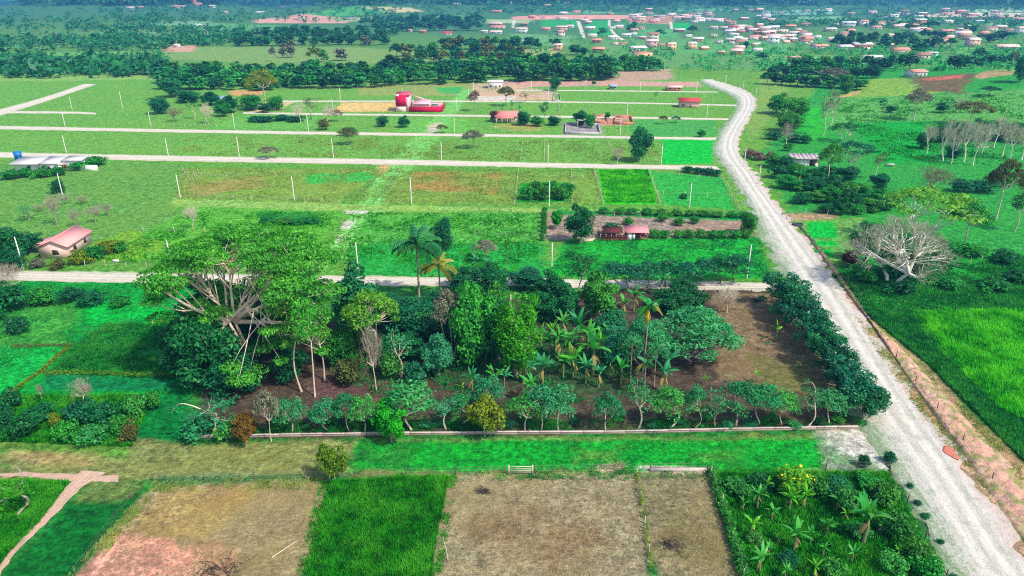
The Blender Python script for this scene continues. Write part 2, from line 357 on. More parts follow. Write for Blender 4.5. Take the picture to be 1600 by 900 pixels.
# --- the grass lane in front
paint([(-60, 690), (300, 690), (1345, 680), (1345, 742), (-60, 755)], (122, 132, 74), (.5, .2, .1), .8, 1.2)
paint([(0, 692), (200, 690), (190, 712), (0, 705)], (90, 140, 52), (.2, .3, 0), .8, 1)
paint([(20, 705), (150, 708), (140, 730), (20, 725)], (158, 142, 92), (.6, 0, .4), .8, 1.5)
paint([(560, 690), (1290, 684), (1295, 736), (548, 737)], (18, 152, 42), (0, .3, 0), .6, .8)
paint([(900, 700), (965, 700), (960, 722), (900, 722)], (84, 146, 56), (.3, .2, 0), 1, 2, .6, .45)
paint([(1060, 702), (1160, 700), (1150, 725), (1060, 727)], (84, 146, 56), (.3, .2, 0), 1, 2, .6, .45)
paint([(560, 700), (640, 695), (640, 730), (560, 735)], (44, 140, 46), (.2, .3, 0), 1, 2, .6, .45)
paint([(245, 742), (545, 742), (545, 757), (245, 762)], (70, 118, 66), (.2, .4, 0), .6, .6)
paint([(1275, 672), (1400, 665), (1400, 740), (1285, 735)], (60, 130, 60), (.1, .4, .2), .8, 1.5)
paint([(1275, 672), (1400, 665), (1400, 740), (1285, 735)], (196, 192, 178), (.1, .1, .9), .8, 1.5, .9, .45)
paint([(930, 725), (975, 724), (970, 737), (930, 736)], (178, 156, 124), (.2, 0, .8), .3, .4)
paint([(995, 729), (1105, 731), (1105, 742), (1050, 741)], (202, 194, 176), (.1, 0, .8), .3, .5)
# --- the lots at the bottom
paint([(235, 760), (515, 752), (476, 910), (100, 910)], (146, 134, 98), (1, 0, .3), .6, 1.2)
paint([(270, 765), (400, 765), (330, 830), (180, 850)], (162, 142, 88), (1, 0, .3), 1, 2, .6)
paint([(165, 835), (250, 838), (330, 880), (330, 915), (100, 915)], (204, 148, 124), (.2, 0, 1), .8, 1.4)
paint([(330, 850), (360, 860), (380, 915), (300, 915)], (172, 138, 106), (.6, 0, .7), .8, 1.4)
paint([(516, 752), (702, 742), (672, 915), (474, 915)], (10, 108, 12), (0, 1, 0), .5, .8)
paint([(702, 742), (998, 742), (1022, 915), (672, 915)], (146, 136, 104), (1, 0, .3), .5, .9)
paint([(740, 800), (900, 770), (960, 850), (860, 900), (760, 880)], (134, 116, 84), (1, 0, .4), 1, 2.5, .8)
paint([(1000, 742), (1106, 737), (1160, 915), (1024, 915)], (132, 124, 90), (.9, .1, .3), .5, .9)
paint([(1040, 800), (1110, 790), (1140, 880), (1060, 890)], (118, 112, 72), (.9, .2, .3), 1, 2, .7)
paint([(1112, 735), (1388, 735), (1478, 915), (1162, 915)], (12, 96, 18), (0, 1, 0), .3, .6)
paint([(-60, 750), (110, 750), (60, 820), (-60, 905)], (16, 104, 30), (0, .8, 0), .6, .8)
paint([(150, 752), (235, 757), (165, 838), (105, 915), (0, 915), (0, 895)], (10, 100, 34), (0, .4, 0), .6, .8)
paint([(140, 750), (235, 755), (200, 780), (120, 780)], (96, 122, 60), (.4, .2, .2), .8, 1)
# --- the orchard floor
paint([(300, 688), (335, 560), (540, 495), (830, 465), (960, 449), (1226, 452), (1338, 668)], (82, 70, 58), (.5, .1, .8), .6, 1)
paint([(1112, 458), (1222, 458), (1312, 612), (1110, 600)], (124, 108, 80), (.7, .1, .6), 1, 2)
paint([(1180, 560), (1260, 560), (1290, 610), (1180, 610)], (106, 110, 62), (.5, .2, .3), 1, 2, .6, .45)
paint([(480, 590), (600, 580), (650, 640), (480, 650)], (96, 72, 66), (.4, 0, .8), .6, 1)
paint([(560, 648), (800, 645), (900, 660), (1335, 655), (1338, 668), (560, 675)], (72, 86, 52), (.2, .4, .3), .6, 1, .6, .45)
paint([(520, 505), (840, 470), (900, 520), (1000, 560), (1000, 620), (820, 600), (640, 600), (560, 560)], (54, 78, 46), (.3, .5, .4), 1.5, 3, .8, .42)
# --- right side
paint([(1190, 240), (1300, 110), (1680, 110), (1680, 480), (1340, 480), (1230, 330)], (44, 142, 52), (0, .55, 0), 2, 3)
paint([(1190, 105), (1245, 105), (1230, 150), (1175, 220), (1165, 200), (1185, 150)], (112, 150, 66), (.15, .3, 0), 1.5, 2)
paint([(1290, 152), (1480, 148), (1680, 135), (1680, 195), (1450, 190), (1290, 197)], (82, 152, 66), (.1, .35, 0), 2, 3)
paint([(1330, 192), (1450, 190), (1450, 255), (1375, 252)], (16, 148, 44), (0, .6, 0), 4, 8)
paint([(1250, 170), (1290, 170), (1290, 222), (1255, 222)], (40, 164, 36), (0, .7, 0), 4, 7)
paint([(1360, 124), (1420, 122), (1478, 145), (1310, 152)], (118, 158, 58), (.2, .3, 0), 2, 4)
paint([(1310, 152), (1345, 140), (1342, 146), (1318, 153)], (190, 150, 104), (.2, 0, .8), .5, 1)
paint([(1420, 122), (1530, 114), (1500, 146), (1440, 142)], (104, 92, 58), (.2, .2, .6), 2, 4)
paint([(1440, 123), (1510, 116), (1500, 122), (1450, 127)], (182, 104, 82), (0, 0, 1), 1.5, 2)
paint([(1525, 117), (1590, 110), (1585, 116), (1530, 124)], (180, 140, 104), (.2, 0, .8), .8, 1, .5)
paint([(1225, 333), (1305, 333), (1310, 344), (1232, 345)], (160, 140, 104), (.3, 0, .7), .4, .6)
paint([(1235, 345), (1350, 340), (1330, 410), (1290, 425)], (96, 150, 66), (.3, .2, .1), .5, .8)
for q in ([(1260, 347), (1303, 347), (1312, 372), (1264, 372)], [(1262, 376), (1305, 376), (1312, 385), (1264, 386)], [(1268, 389), (1300, 389), (1304, 400), (1274, 401)]):
    paint(q, (12, 168, 50), (0, .3, 0), .4, .5)
paint([(1290, 425), (1600, 395), (1680, 395), (1680, 480), (1340, 482)], (28, 140, 40), (0, .7, 0), 3, 5)
paint([(1345, 482), (1680, 478), (1680, 780), (1600, 730), (1480, 600)], (16, 122, 22), (0, .9, 0), 3, 5)
paint([(1435, 492), (1600, 488), (1610, 640), (1560, 640), (1460, 540)], (30, 162, 6), (0, 1, 0), 3, 5)
paint([(1290, 432), (1312, 440), (1346, 476), (1450, 570), (1530, 660), (1600, 725), (1680, 790), (1680, 960), (1600, 930), (1540, 830), (1470, 705), (1400, 600), (1330, 500)], (172, 144, 112), (.5, .1, .9), .6, 1)
paint([(1345, 484), (1400, 530), (1450, 580), (1420, 570), (1350, 505)], (130, 146, 66), (.4, .3, .2), .6, 1)
paint([(1520, 720), (1560, 740), (1640, 850), (1610, 850)], (104, 112, 60), (.4, .4, .3), .8, 1.2)

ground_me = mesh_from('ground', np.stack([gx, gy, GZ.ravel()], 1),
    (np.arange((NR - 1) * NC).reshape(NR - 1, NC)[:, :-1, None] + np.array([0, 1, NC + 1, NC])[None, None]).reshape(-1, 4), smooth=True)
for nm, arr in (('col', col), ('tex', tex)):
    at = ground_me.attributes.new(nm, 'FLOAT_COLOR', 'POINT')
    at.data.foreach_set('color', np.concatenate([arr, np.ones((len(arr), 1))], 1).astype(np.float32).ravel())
m, nt, out = new_mat('land')
A = N(nt, 'ShaderNodeAttribute', attribute_name='col').outputs['Color']; Tn = N(nt, 'ShaderNodeAttribute', attribute_name='tex').outputs['Color']
sp = N(nt, 'ShaderNodeSeparateColor'); nt.links.new(Tn, sp.inputs[0]); straw, lush, soil = sp.outputs[0], sp.outputs[1], sp.outputs[2]
tc = N(nt, 'ShaderNodeTexCoord').outputs['Object']
big = noise(nt, tc, .05, 5, .65); mid = noise(nt, tc, .35, 5, .7); fine = noise(nt, tc, 2.2, 5, .75)
mp = N(nt, 'ShaderNodeMapping'); mp.inputs['Scale'].default_value = (1.0, 2.6, 1); mp.inputs['Rotation'].default_value = (0, 0, .5); nt.links.new(tc, mp.inputs[0])
strk = noise(nt, mp.outputs[0], 1.1, 6, .8)
med = noise(nt, tc, .95, 4, .7)
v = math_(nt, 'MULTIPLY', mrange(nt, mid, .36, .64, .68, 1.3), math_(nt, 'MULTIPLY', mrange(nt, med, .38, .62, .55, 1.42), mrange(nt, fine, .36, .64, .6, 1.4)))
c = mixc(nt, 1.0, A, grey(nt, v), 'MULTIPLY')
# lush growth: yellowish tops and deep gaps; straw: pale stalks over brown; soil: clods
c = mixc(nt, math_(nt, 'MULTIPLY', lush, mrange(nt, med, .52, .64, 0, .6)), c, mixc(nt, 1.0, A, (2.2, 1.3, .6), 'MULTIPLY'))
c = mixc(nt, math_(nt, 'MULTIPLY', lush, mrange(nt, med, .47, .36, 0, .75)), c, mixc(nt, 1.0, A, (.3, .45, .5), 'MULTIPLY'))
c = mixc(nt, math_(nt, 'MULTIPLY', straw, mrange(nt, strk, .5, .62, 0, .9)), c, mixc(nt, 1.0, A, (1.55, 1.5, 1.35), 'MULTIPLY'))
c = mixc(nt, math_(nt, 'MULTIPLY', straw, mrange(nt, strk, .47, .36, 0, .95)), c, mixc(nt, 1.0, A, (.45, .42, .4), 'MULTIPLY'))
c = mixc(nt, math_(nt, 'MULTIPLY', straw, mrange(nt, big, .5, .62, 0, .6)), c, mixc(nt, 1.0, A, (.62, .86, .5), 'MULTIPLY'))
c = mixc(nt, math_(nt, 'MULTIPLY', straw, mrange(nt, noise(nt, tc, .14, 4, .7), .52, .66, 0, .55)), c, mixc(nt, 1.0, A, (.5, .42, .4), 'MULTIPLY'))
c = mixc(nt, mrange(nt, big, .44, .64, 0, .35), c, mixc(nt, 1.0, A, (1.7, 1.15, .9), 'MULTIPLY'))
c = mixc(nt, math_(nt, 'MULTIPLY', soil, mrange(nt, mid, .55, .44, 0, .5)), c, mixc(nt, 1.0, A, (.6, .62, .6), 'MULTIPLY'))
hgt = math_(nt, 'ADD', math_(nt, 'ADD', math_(nt, 'MULTIPLY', mid, .45), math_(nt, 'MULTIPLY', med, .35)), math_(nt, 'ADD', math_(nt, 'MULTIPLY', fine, .25), math_(nt, 'MULTIPLY', strk, .15)))
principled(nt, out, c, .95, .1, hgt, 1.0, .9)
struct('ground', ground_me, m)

# ------------------------------------------------------------------ roads
def resample(P, step):
    P = [Vector(p) for p in P]; d = [0]
    for a, b in zip(P, P[1:]): d.append(d[-1] + (b - a).length)
    n = max(2, int(d[-1] / step)); res = []
    t = np.linspace(0, d[-1], n)
    return np.stack([np.interp(t, d, [p[k] for p in P]) for k in range(3)], 1), n
def smooth_px(L, k=3):
    A_ = np.array(L, float)
    for _ in range(k):
        B = [A_[0]]
        for i in range(len(A_) - 1): B += [A_[i] * .75 + A_[i + 1] * .25, A_[i] * .25 + A_[i + 1] * .75]
        A_ = np.array(B + [A_[-1]])
    return A_
def ribbon(name, left, right, mat, lift=.06, across=10, step=1.0, rag=.35, seed=1, smooth=2, crown=0.0):
    Lp = [G(*p) for p in smooth_px(left, smooth)]; Rp = [G(*p) for p in smooth_px(right, smooth)]
    ln = max(sum((b - a).length for a, b in zip(Lp, Lp[1:])), 2); n = max(3, int(ln / step))
    def rs(P):
        d = np.cumsum([0] + [(b - a).length for a, b in zip(P, P[1:])]); t = np.linspace(0, d[-1], n)
        return np.stack([np.interp(t, d, [p[k] for p in P]) for k in range(2)], 1)
    L, R = rs(Lp), rs(Rp); w = np.linspace(0, 1, across + 1)
    X = L[:, None] * (1 - w)[None, :, None] + R[:, None] * w[None, :, None]
    jit = (fbm(X[..., 0] / 2.2, X[..., 1] / 2.2, seed) - .5) * 2 * rag
    e = np.abs(w - .5) * 2; perp = (R - L); perp /= np.linalg.norm(perp, axis=1)[:, None] + 1e-9
    X = X + perp[:, None] * (jit * (e ** 4)[None])[..., None] * 2
    Z = zt(X[..., 0], X[..., 1]) + lift * (1 - .9 * e[None] ** 6) + crown * (1 - e[None] ** 2)
    V = np.concatenate([X, Z[..., None]], 2).reshape(-1, 3); k = across + 1
    q = (np.arange((n - 1) * k).reshape(n - 1, k)[:, :-1, None] + np.array([0, 1, k + 1, k])[None, None]).reshape(-1, 4)
    me = mesh_from(name, V, q, smooth=True)
    at = me.attributes.new('across', 'FLOAT', 'POINT'); at.data.foreach_set('value', np.tile(w, n).astype(np.float32))
    at = me.attributes.new('along', 'FLOAT', 'POINT'); at.data.foreach_set('value', np.repeat(np.linspace(0, ln, n), k).astype(np.float32))
    return struct(name, me, mat)
def road_mat(name, base, grass, dirt, gl=.35, pinkc=S(190, 158, 142)):
    m, nt, out = new_mat(name); tc = N(nt, 'ShaderNodeTexCoord').outputs['Object']; ac = N(nt, 'ShaderNodeAttribute', attribute_name='across').outputs['Fac']
    def near(x, wd, amt): return mrange(nt, math_(nt, 'ABSOLUTE', math_(nt, 'SUBTRACT', ac, x)), 0, wd, amt, 0)
    a = noise(nt, tc, .25, 5, .65); b = noise(nt, tc, 1.6, 6, .75); f = noise(nt, tc, 5, 4, .7)
    v = math_(nt, 'MULTIPLY', mrange(nt, a, .3, .7, .86, 1.12), mrange(nt, b, .3, .7, .82, 1.18))
    c = mixc(nt, 1.0, base, grey(nt, v), 'MULTIPLY')
    c = mixc(nt, mrange(nt, a, .5, .62, 0, .5), c, dirt)
    # grass creeping in from the left verge, thinner from the right and along the middle
    al = N(nt, 'ShaderNodeAttribute', attribute_name='along').outputs['Fac']; cx = N(nt, 'ShaderNodeCombineXYZ')
    nt.links.new(math_(nt, 'MULTIPLY', ac, 11.0), cx.inputs[0]); nt.links.new(math_(nt, 'MULTIPLY', al, .09), cx.inputs[1])
    stk = noise(nt, cx.outputs[0], 1.0, 5, .7)
    c = mixc(nt, mrange(nt, stk, .46, .34, 0, .55), c, mixc(nt, 1.0, c, (.62, .64, .62), 'MULTIPLY'))
    c = mixc(nt, mrange(nt, stk, .54, .66, 0, .5), c, mixc(nt, 1.0, base, (1.3, 1.28, 1.25), 'MULTIPLY'))
    mot = noise(nt, tc, .45, 6, .72)
    c = mixc(nt, math_(nt, 'MULTIPLY', mrange(nt, mot, .53, .6, 0, .6), mrange(nt, f, .4, .56, .2, 1)), c, mixc(nt, .5, grass, (.42, .42, .4)))
    trk = math_(nt, 'MAXIMUM', near(.43, .06, 1.0), near(.66, .06, 1.0))
    c = mixc(nt, math_(nt, 'MULTIPLY', trk, mrange(nt, a, .35, .55, .25, .85)), c, mixc(nt, 1.0, base, (1.22, 1.19, 1.15), 'MULTIPLY'))
    c = mixc(nt, math_(nt, 'MULTIPLY', math_(nt, 'MAXIMUM', near(.545, .05, .8), near(.76, .05, .8)), mrange(nt, b, .4, .55, .2, 1)), c, mixc(nt, 1.0, base, (.66, .68, .62), 'MULTIPLY'))
    c = mixc(nt, mrange(nt, ac, .8, .97, 0, .6), c, pinkc)
    gsum = math_(nt, 'ADD', math_(nt, 'ADD', mrange(nt, ac, 0, gl, .27, -.04), near(.78, .06, .1)), mrange(nt, ac, .93, 1, 0, .2))
    gf = math_(nt, 'ADD', math_(nt, 'ADD', math_(nt, 'MULTIPLY', b, .45), math_(nt, 'MULTIPLY', stk, .55)), math_(nt, 'ADD', gsum, math_(nt, 'MULTIPLY', math_(nt, 'SUBTRACT', f, .5), .5)))
    c = mixc(nt, mrange(nt, gf, .6, .74, 0, .85), c, mixc(nt, f, grass, tuple(k * 2.2 for k in grass)))
    h = math_(nt, 'ADD', math_(nt, 'ADD', b, math_(nt, 'MULTIPLY', f, .5)), stk)
    principled(nt, out, c, .95, .1, h, 1.0, .16); return m
RM = road_mat('pale_gravel', S(203, 196, 183), S(78, 106, 64), S(180, 168, 150), .62)
RS = road_mat('pale_street_dust', S(206, 195, 176), S(96, 126, 62), S(186, 171, 146), .3, S(176, 162, 140))
RP = road_mat('pink_path_earth', S(206, 170, 146), S(90, 110, 60), S(206, 150, 126), .15)
L = [(1500, 935), (1478, 900), (1452, 850), (1425, 800), (1392, 740), (1368, 700), (1338, 660), (1318, 620), (1300, 580), (1265, 520), (1240, 470), (1215, 420), (1192, 380), (1178, 340), (1155, 300), (1134, 268), (1113, 242), (1116, 220), (1128, 200), (1143, 180), (1152, 165), (1148, 151), (1122, 141), (1102, 132), (1092, 125)]
R = [(1665, 935), (1634, 900), (1592, 850), (1560, 800), (1520, 742), (1493, 702), (1460, 660), (1433, 622), (1405, 582), (1365, 522), (1332, 470), (1297, 420), (1266, 380), (1231, 340), (1200, 302), (1180, 270), (1157, 240), (1154, 220), (1162, 200), (1174, 180), (1182, 165), (1180, 150), (1162, 139), (1134, 130), (1112, 124)]
ribbon('main_road', L, R, RM, .08, 24, .8, 1.3, 3, 2, .12)
BANK, nt, out = new_mat('bank_earth'); tc = N(nt, 'ShaderNodeTexCoord').outputs['Object']; b1 = noise(nt, tc, .5, 5, .7); b2 = noise(nt, tc, 2.0, 5, .75); b3 = noise(nt, tc, .22, 4, .6)
c = mixc(nt, mrange(nt, b2, .38, .62, 0, 1), S(160, 122, 100), S(220, 184, 156)); c = mixc(nt, mrange(nt, b3, .5, .62, 0, .8), c, S(216, 160, 138))
c = mixc(nt, mrange(nt, b1, .5, .57, 0, .85), c, mixc(nt, b2, S(84, 104, 50), S(156, 168, 86)))
principled(nt, out, c, .95, .1, b2, 1.0, .2)
def earth_bank(left, right):
    P0 = [G(*p) for p in smooth_px(left, 2)]; P1 = [G(*p) for p in smooth_px(right, 2)]; n, k = 330, 22
    def rs(P):
        d = np.cumsum([0] + [(b - a).length for a, b in zip(P, P[1:])]); t = np.linspace(0, d[-1], n); return np.stack([np.interp(t, d, [p[j] for p in P]) for j in range(2)], 1)
    A0, A1 = rs(P0), rs(P1); w = np.linspace(0, 1, k); X = A0[:, None] * (1 - w)[None, :, None] + A1[:, None] * w[None, :, None]
    nz = fbm(X[..., 0] / 1.6, X[..., 1] / .8, 31, 4); fl = fbm(X[..., 0] / 5, X[..., 1] / 5, 37, 3)
    env = np.minimum(1, np.minimum(w / .08, (1 - w) / .3))[None]
    Z = zt(X[..., 0], X[..., 1]) + env * (.18 + .55 * (np.abs(nz - .5) * 2) ** .7 + .5 * (fl - .4)) - .05 * (1 - env) - .12 * (w[None] > .97)
    q = (np.arange((n - 1) * k).reshape(n - 1, k)[:, :-1, None] + np.array([0, 1, k + 1, k])[None, None]).reshape(-1, 4)
    return struct('earth_bank', mesh_from('earth_bank', np.concatenate([X, Z[..., None]], 2).reshape(-1, 3), q, smooth=True), BANK)
earth_bank([(a + 7, b) for a, b in R[:13]], [(1720, 935), (1690, 870), (1585, 725), (1520, 665), (1440, 575), (1400, 535), (1350, 492), (1318, 450), (1292, 414), (1264, 372), (1242, 346)])
ribbon('street_by_pink_house', [(-60, 421), (150, 424), (300, 427), (600, 431), (950, 436), (1212, 441)], [(-60, 437), (150, 441), (300, 443), (600, 446), (950, 450), (1225, 455)], RS, .05, 6, 1.5, .5, 4)
ribbon('wide_cross_street', [(-60, 236), (270, 243), (600, 248), (850, 254), (1118, 259)], [(-60, 245), (270, 252), (600, 257), (850, 262), (1126, 266)], RS, .05, 6, 2, .5, 5)
ribbon('second_cross_street', [(-60, 195), (270, 202), (600, 207), (850, 210.5), (1120, 215)], [(-60, 201), (270, 207), (600, 212), (850, 214.5), (1118, 219)], RS, .05, 5, 2.5, .5, 6)
ribbon('third_cross_street', [(380, 175), (600, 178), (800, 180), (980, 182), (1146, 185)], [(380, 178), (600, 181), (800, 183), (980, 185), (1143, 188)], RS, .05, 4, 3, .4, 7)
ribbon('fourth_cross_street', [(430, 157), (600, 157), (800, 157), (1000, 160), (1154, 163.5)], [(430, 159.5), (600, 159.5), (800, 159.5), (1000, 162), (1154, 166)], RS, .05, 4, 3, .4, 8)
ribbon('fifth_cross_street', [(800, 140), (950, 141), (1120, 143)], [(800, 141.8), (950, 142.6), (1122, 144.8)], RS, .06, 3, 4, .4, 9)
ribbon('diagonal_street', [(-60, 185), (60, 155), (130, 131)], [(-60, 199), (60, 163), (150, 132)], RS, .05, 5, 2.5, .5, 10)
ribbon('upper_left_street', [(-20, 173), (120, 174), (150, 176)], [(-20, 177), (120, 177.5), (150, 179)], RS, .05, 4, 2.5, .5, 11)
ribbon('footpath', [(-14, 905), (0, 883), (58, 815), (104, 760), (126, 735)], [(0, 905), (8, 885), (68, 818), (126, 765), (164, 738)], RP, .05, 5, .6, .25, 12)
ribbon('trodden_path', [(-60, 738), (60, 739), (120, 738), (185, 741)], [(-60, 744), (60, 746), (120, 751), (185, 752)], RP, .04, 5, .7, .5, 13)
# far roads in the hills and the town
ribbon('far_hill_road', [(303, 37), (318, 45), (320, 50), (311, 60)], [(314, 37), (331, 46), (330, 51), (324, 60)], RS, .3, 3, 8, 1, 14)
ribbon('town_lane', [(900, 33), (904, 45), (910, 60)], [(906, 33), (911, 45), (915, 60)], RS, .3, 3, 6, .6, 15)
ribbon('curved_town_lane', [(950, 31), (949, 42), (957, 54), (970, 63)], [(954, 31), (954, 42), (963, 54), (978, 63)], RS, .3, 3, 6, .6, 16)
ribbon('edge_town_lane', [(800, 32), (799, 44)], [(807, 32), (803, 44)], RS, .3, 3, 6, .6, 17)
ribbon('short_town_lane', [(1045, 34), (1047, 46)], [(1050, 34), (1052, 46)], RS, .3, 3, 6, .6, 18)
ribbon('red_earth_patch', [(1474, 699), (1467, 704), (1473, 710), (1482, 715), (1492, 719)], [(1478, 698), (1488, 703), (1493, 709), (1497, 715), (1496, 720)], plain('red_soil', S(190, 112, 92), .3, 1.5), .26, 8, .25, .5, 19)
def E(l): return enumerate(sorted(l, key=lambda t: t[0]))
# ------------------------------------------------------------------ leaves, branches, trees
def leaf_cards(r, C, Nn, L, Wd, jit=.5):
    n = len(C); nn = Nn + r.normal(0, jit, (n, 3)); nn /= np.linalg.norm(nn, axis=1)[:, None] + 1e-9
    t = np.cross(nn, r.normal(0, 1, (n, 3))); t /= np.linalg.norm(t, axis=1)[:, None] + 1e-9
    b = np.cross(nn, t); s = r.uniform(.65, 1.35, n)[:, None]
    l = t * s * L / 2; w = b * s * Wd / 2; up = nn * s * Wd * .18
    return np.stack([C - l - up, C + w + up * .5 + l * .15, C + l - up, C - w + up * .5 + l * .15], 1)
def crown_points(r, shape, n, R, z0, z1):
    """clump centres inside a crown of radius R between z0 and z1"""
    zc, c = (z0 + z1) / 2, (z1 - z0) / 2
    if shape == 'umbrella':
        th = r.uniform(0, 2 * math.pi, n); rr = R * np.sqrt(r.uniform(0, 1, n)); z = z1 - (z1 - z0) * (.75 * (rr / R) ** 2 + r.uniform(0, .35, n))
        return np.stack([rr * np.cos(th), rr * np.sin(th), z], 1)
    if shape == 'great':                                   # a wide flat roof of foliage over lower side tiers
        m_ = int(n * .62); a_ = crown_points(r, 'umbrella', m_, R, z0 + (z1 - z0) * .66, z1); th = r.uniform(0, 2 * math.pi, n - m_); rr = R * r.uniform(.3, 1.0, n - m_); z = z0 + (z1 - z0) * r.uniform(.08, .62, n - m_)
        return np.concatenate([a_, np.stack([rr * np.cos(th), rr * np.sin(th), z], 1)])
    if shape == 'tiers':
        th = r.uniform(0, 2 * math.pi, n); k = r.uniform(0, 1, n); z = z0 + (z1 - z0) * k
        rr = R * np.sqrt(np.clip(1 - (np.clip(k - .35, 0, 1) / .68) ** 2, .05, 1)) * np.where(k < .35, .6 + .4 * k / .35, 1) * np.sqrt(r.uniform(.12, 1, n))
        return np.stack([rr * np.cos(th), rr * np.sin(th), z], 1)
    d = r.normal(0, 1, (n, 3)); d /= np.linalg.norm(d, axis=1)[:, None]
    if shape == 'column': k = r.uniform(.6, 1, n)
    else: k = r.uniform(.12, 1, n) ** .42
    th = np.arctan2(d[:, 1], d[:, 0]); ph = r.uniform(0, 6.28, 4)
    k = k * (1 + .2 * np.sin(2 * th + ph[0]) + .16 * np.sin(3 * th + ph[1] + 2 * d[:, 2]) + .12 * np.sin(5 * d[:, 2] + ph[2])) / 1.12
    P = d * k[:, None] * np.array([R, R, c]); P[:, 2] += zc; return P
def make_tree(name, seed, H, R, shape='round', fork=.35, base=.3, clumps=24, cr=.9, flat=.6, nl=50, L=.35, Wd=.16, r0=.16, limbs=5, lean=.05, stems=1, twig=False, wig=.06, sides=6, updir=.5, gap=None):
    """returns trunk mesh, crown mesh; H = height, R = crown radius, base = crown bottom as a share of H"""
    r = np.random.RandomState(seed); T = MB(); C = MB()
    P = crown_points(r, shape, clumps, max(R - cr * .7, R * .5), H * base + cr * flat * .6, H - cr * flat * .7)
    if gap is not None:                                    # an opening in the crown through which the limbs show
        a_, wd_, z0_, z1_ = gap; th_ = (np.arctan2(P[:, 1], P[:, 0]) - a_ + math.pi) % (2 * math.pi) - math.pi
        P = P[~((np.abs(th_) < wd_) & (P[:, 2] > H * z0_) & (P[:, 2] < H * z1_) & (np.hypot(P[:, 0], P[:, 1]) > .18 * R))]
    forks = []
    for s in range(stems):
        a = r.uniform(0, 6.28); off = np.array([math.cos(a), math.sin(a), 0]) * (r0 * 1.6 if stems > 1 else 0)
        f = np.array([r.normal(0, lean * H) + off[0] * (4 if stems > 1 else 1), r.normal(0, lean * H) + off[1] * (4 if stems > 1 else 1), H * fork * r.uniform(.92, 1.1)])
        k = np.linspace(0, 1, 6)[:, None]; pts = off + (f - off) * k + np.sin(k * math.pi) * r.normal(0, wig * H * .25, 3) * np.array([1, 1, 0])
        pts[0, 2] = -.25; rad = r0 * (1 - .38 * k[:, 0]) / (1 if stems == 1 else stems ** .5); rad[0] *= 1.45
        T.tube(pts, rad, sides); forks.append(f)
    forks = np.array(forks); F0 = forks.mean(0)
    # limbs: farthest-point seeds among the clumps
    seeds = [int(r.randint(len(P)))]
    while len(seeds) < min(limbs, len(P)):
        d = np.min(np.linalg.norm(P[:, None] - P[seeds][None], axis=2), 1); seeds.append(int(np.argmax(d)))
    own = np.argmin(np.linalg.norm(P[:, None] - P[seeds][None], axis=2), 1); rl = r0 * (.55 if limbs > 2 else .7)
    for li in range(len(seeds)):
        M = P[own == li]
        if not len(M): continue
        e = M.mean(0); st = forks[li % len(forks)]; k = np.linspace(0, 1, 7)[:, None]
        mid_ = st * .55 + e * .45; mid_[2] = st[2] * .45 + e[2] * .55
        pts = st * (1 - k) ** 2 + 2 * mid_ * k * (1 - k) + e * k ** 2 + np.sin(k * math.pi) * r.normal(0, wig * H * .35, 3)
        T.tube(pts, rl * (1 - .68 * k[:, 0]), max(4, sides - 1))
        for p in M:
            j = r.randint(2, 7); s0 = pts[j]; kk = np.linspace(0, 1, 4)[:, None]
            T.tube(s0 + (p - s0) * kk + np.sin(kk * math.pi) * r.normal(0, wig * H * .2, 3), rl * (1 - .68 * j / 6) * (.62 - .45 * kk[:, 0]), 4)
    for p in P:
        sc_ = r.uniform(.5, 1.35); n = int(nl * sc_)
        d = r.normal(0, 1, (n, 3)); d /= np.linalg.norm(d, axis=1)[:, None]
        d[:, 2] = np.where(r.uniform(0, 1, n) < .6, np.abs(d[:, 2]), d[:, 2])
        rad = r.uniform(.25, 1, n)[:, None] ** .5
        c = p + d * rad * np.array([1, 1, flat]) * cr * sc_ * r.uniform(.8, 1.2, 3)
        if twig:
            dd = d + (p - np.array([0, 0, H * fork])) / (np.linalg.norm(p) + 1e-6) * .8 + np.array([0, 0, .3]); dd /= np.linalg.norm(dd, axis=1)[:, None]
            w = np.cross(dd, r.normal(0, 1, (n, 3))); w /= np.linalg.norm(w, axis=1)[:, None] + 1e-9
            s = r.uniform(.6, 1.4, n)[:, None]; b0 = c - dd * s * L / 2; t0 = c + dd * s * L / 2
            C.cards(np.stack([b0 - w * Wd / 2, b0 + w * Wd / 2, t0 + w * Wd / 6, t0 - w * Wd / 6], 1))
        else:
            C.cards(leaf_cards(r, c, d * .6 + np.array([0, 0, updir]), L, Wd))
    return dict(t=T.mesh(name + '_trunk', True), c=C.mesh(name + '_crown'), H=H, R=R, cf=(1 - base) / 2)

BARK = plain('grey_bark', S(150, 138, 122), .35, 3, objvar=.12); BARKP = plain('pale_bark', S(204, 184, 160), .22, 3, objvar=.1)
BARKD = plain('brown_bark', S(104, 84, 66), .35, 3, objvar=.15); BARKW = plain('orange_brown_bark', S(176, 128, 96), .35, 2)
LG = leafm('leaf_green', S(18, 98, 34), S(76, 182, 54)); LD = leafm('leaf_dark', S(12, 70, 42), S(40, 142, 74), .28)
LB = leafm('leaf_bluegreen', S(20, 108, 62), S(84, 186, 112), .3); LM = leafm('leaf_glossy', S(10, 70, 44), S(44, 142, 84), .22, rough=.35)
LV = leafm('leaf_vivid', S(16, 112, 4), S(70, 196, 14), .35); LY = leafm('leaf_yellowgreen', S(64, 112, 16), S(150, 172, 30), .3)
LG2 = leafm('leaf_midgreen', S(26, 114, 50), S(92, 194, 80), .32); LT = leafm('leaf_teal', S(18, 104, 62), S(64, 168, 102), .3)
BARKT = plain('tan_bark', S(214, 190, 166), .2, 2)
BARKX = plain('bleached_bark', S(226, 216, 200), .15, 3); TWX = leafm('twig_bleached', S(110, 118, 92), S(192, 192, 162), .15)
LA = leafm('leaf_acacia', S(22, 118, 36), S(124, 200, 56), .36); LO = leafm('leaf_olive', S(64, 84, 34), S(128, 134, 62), .25)
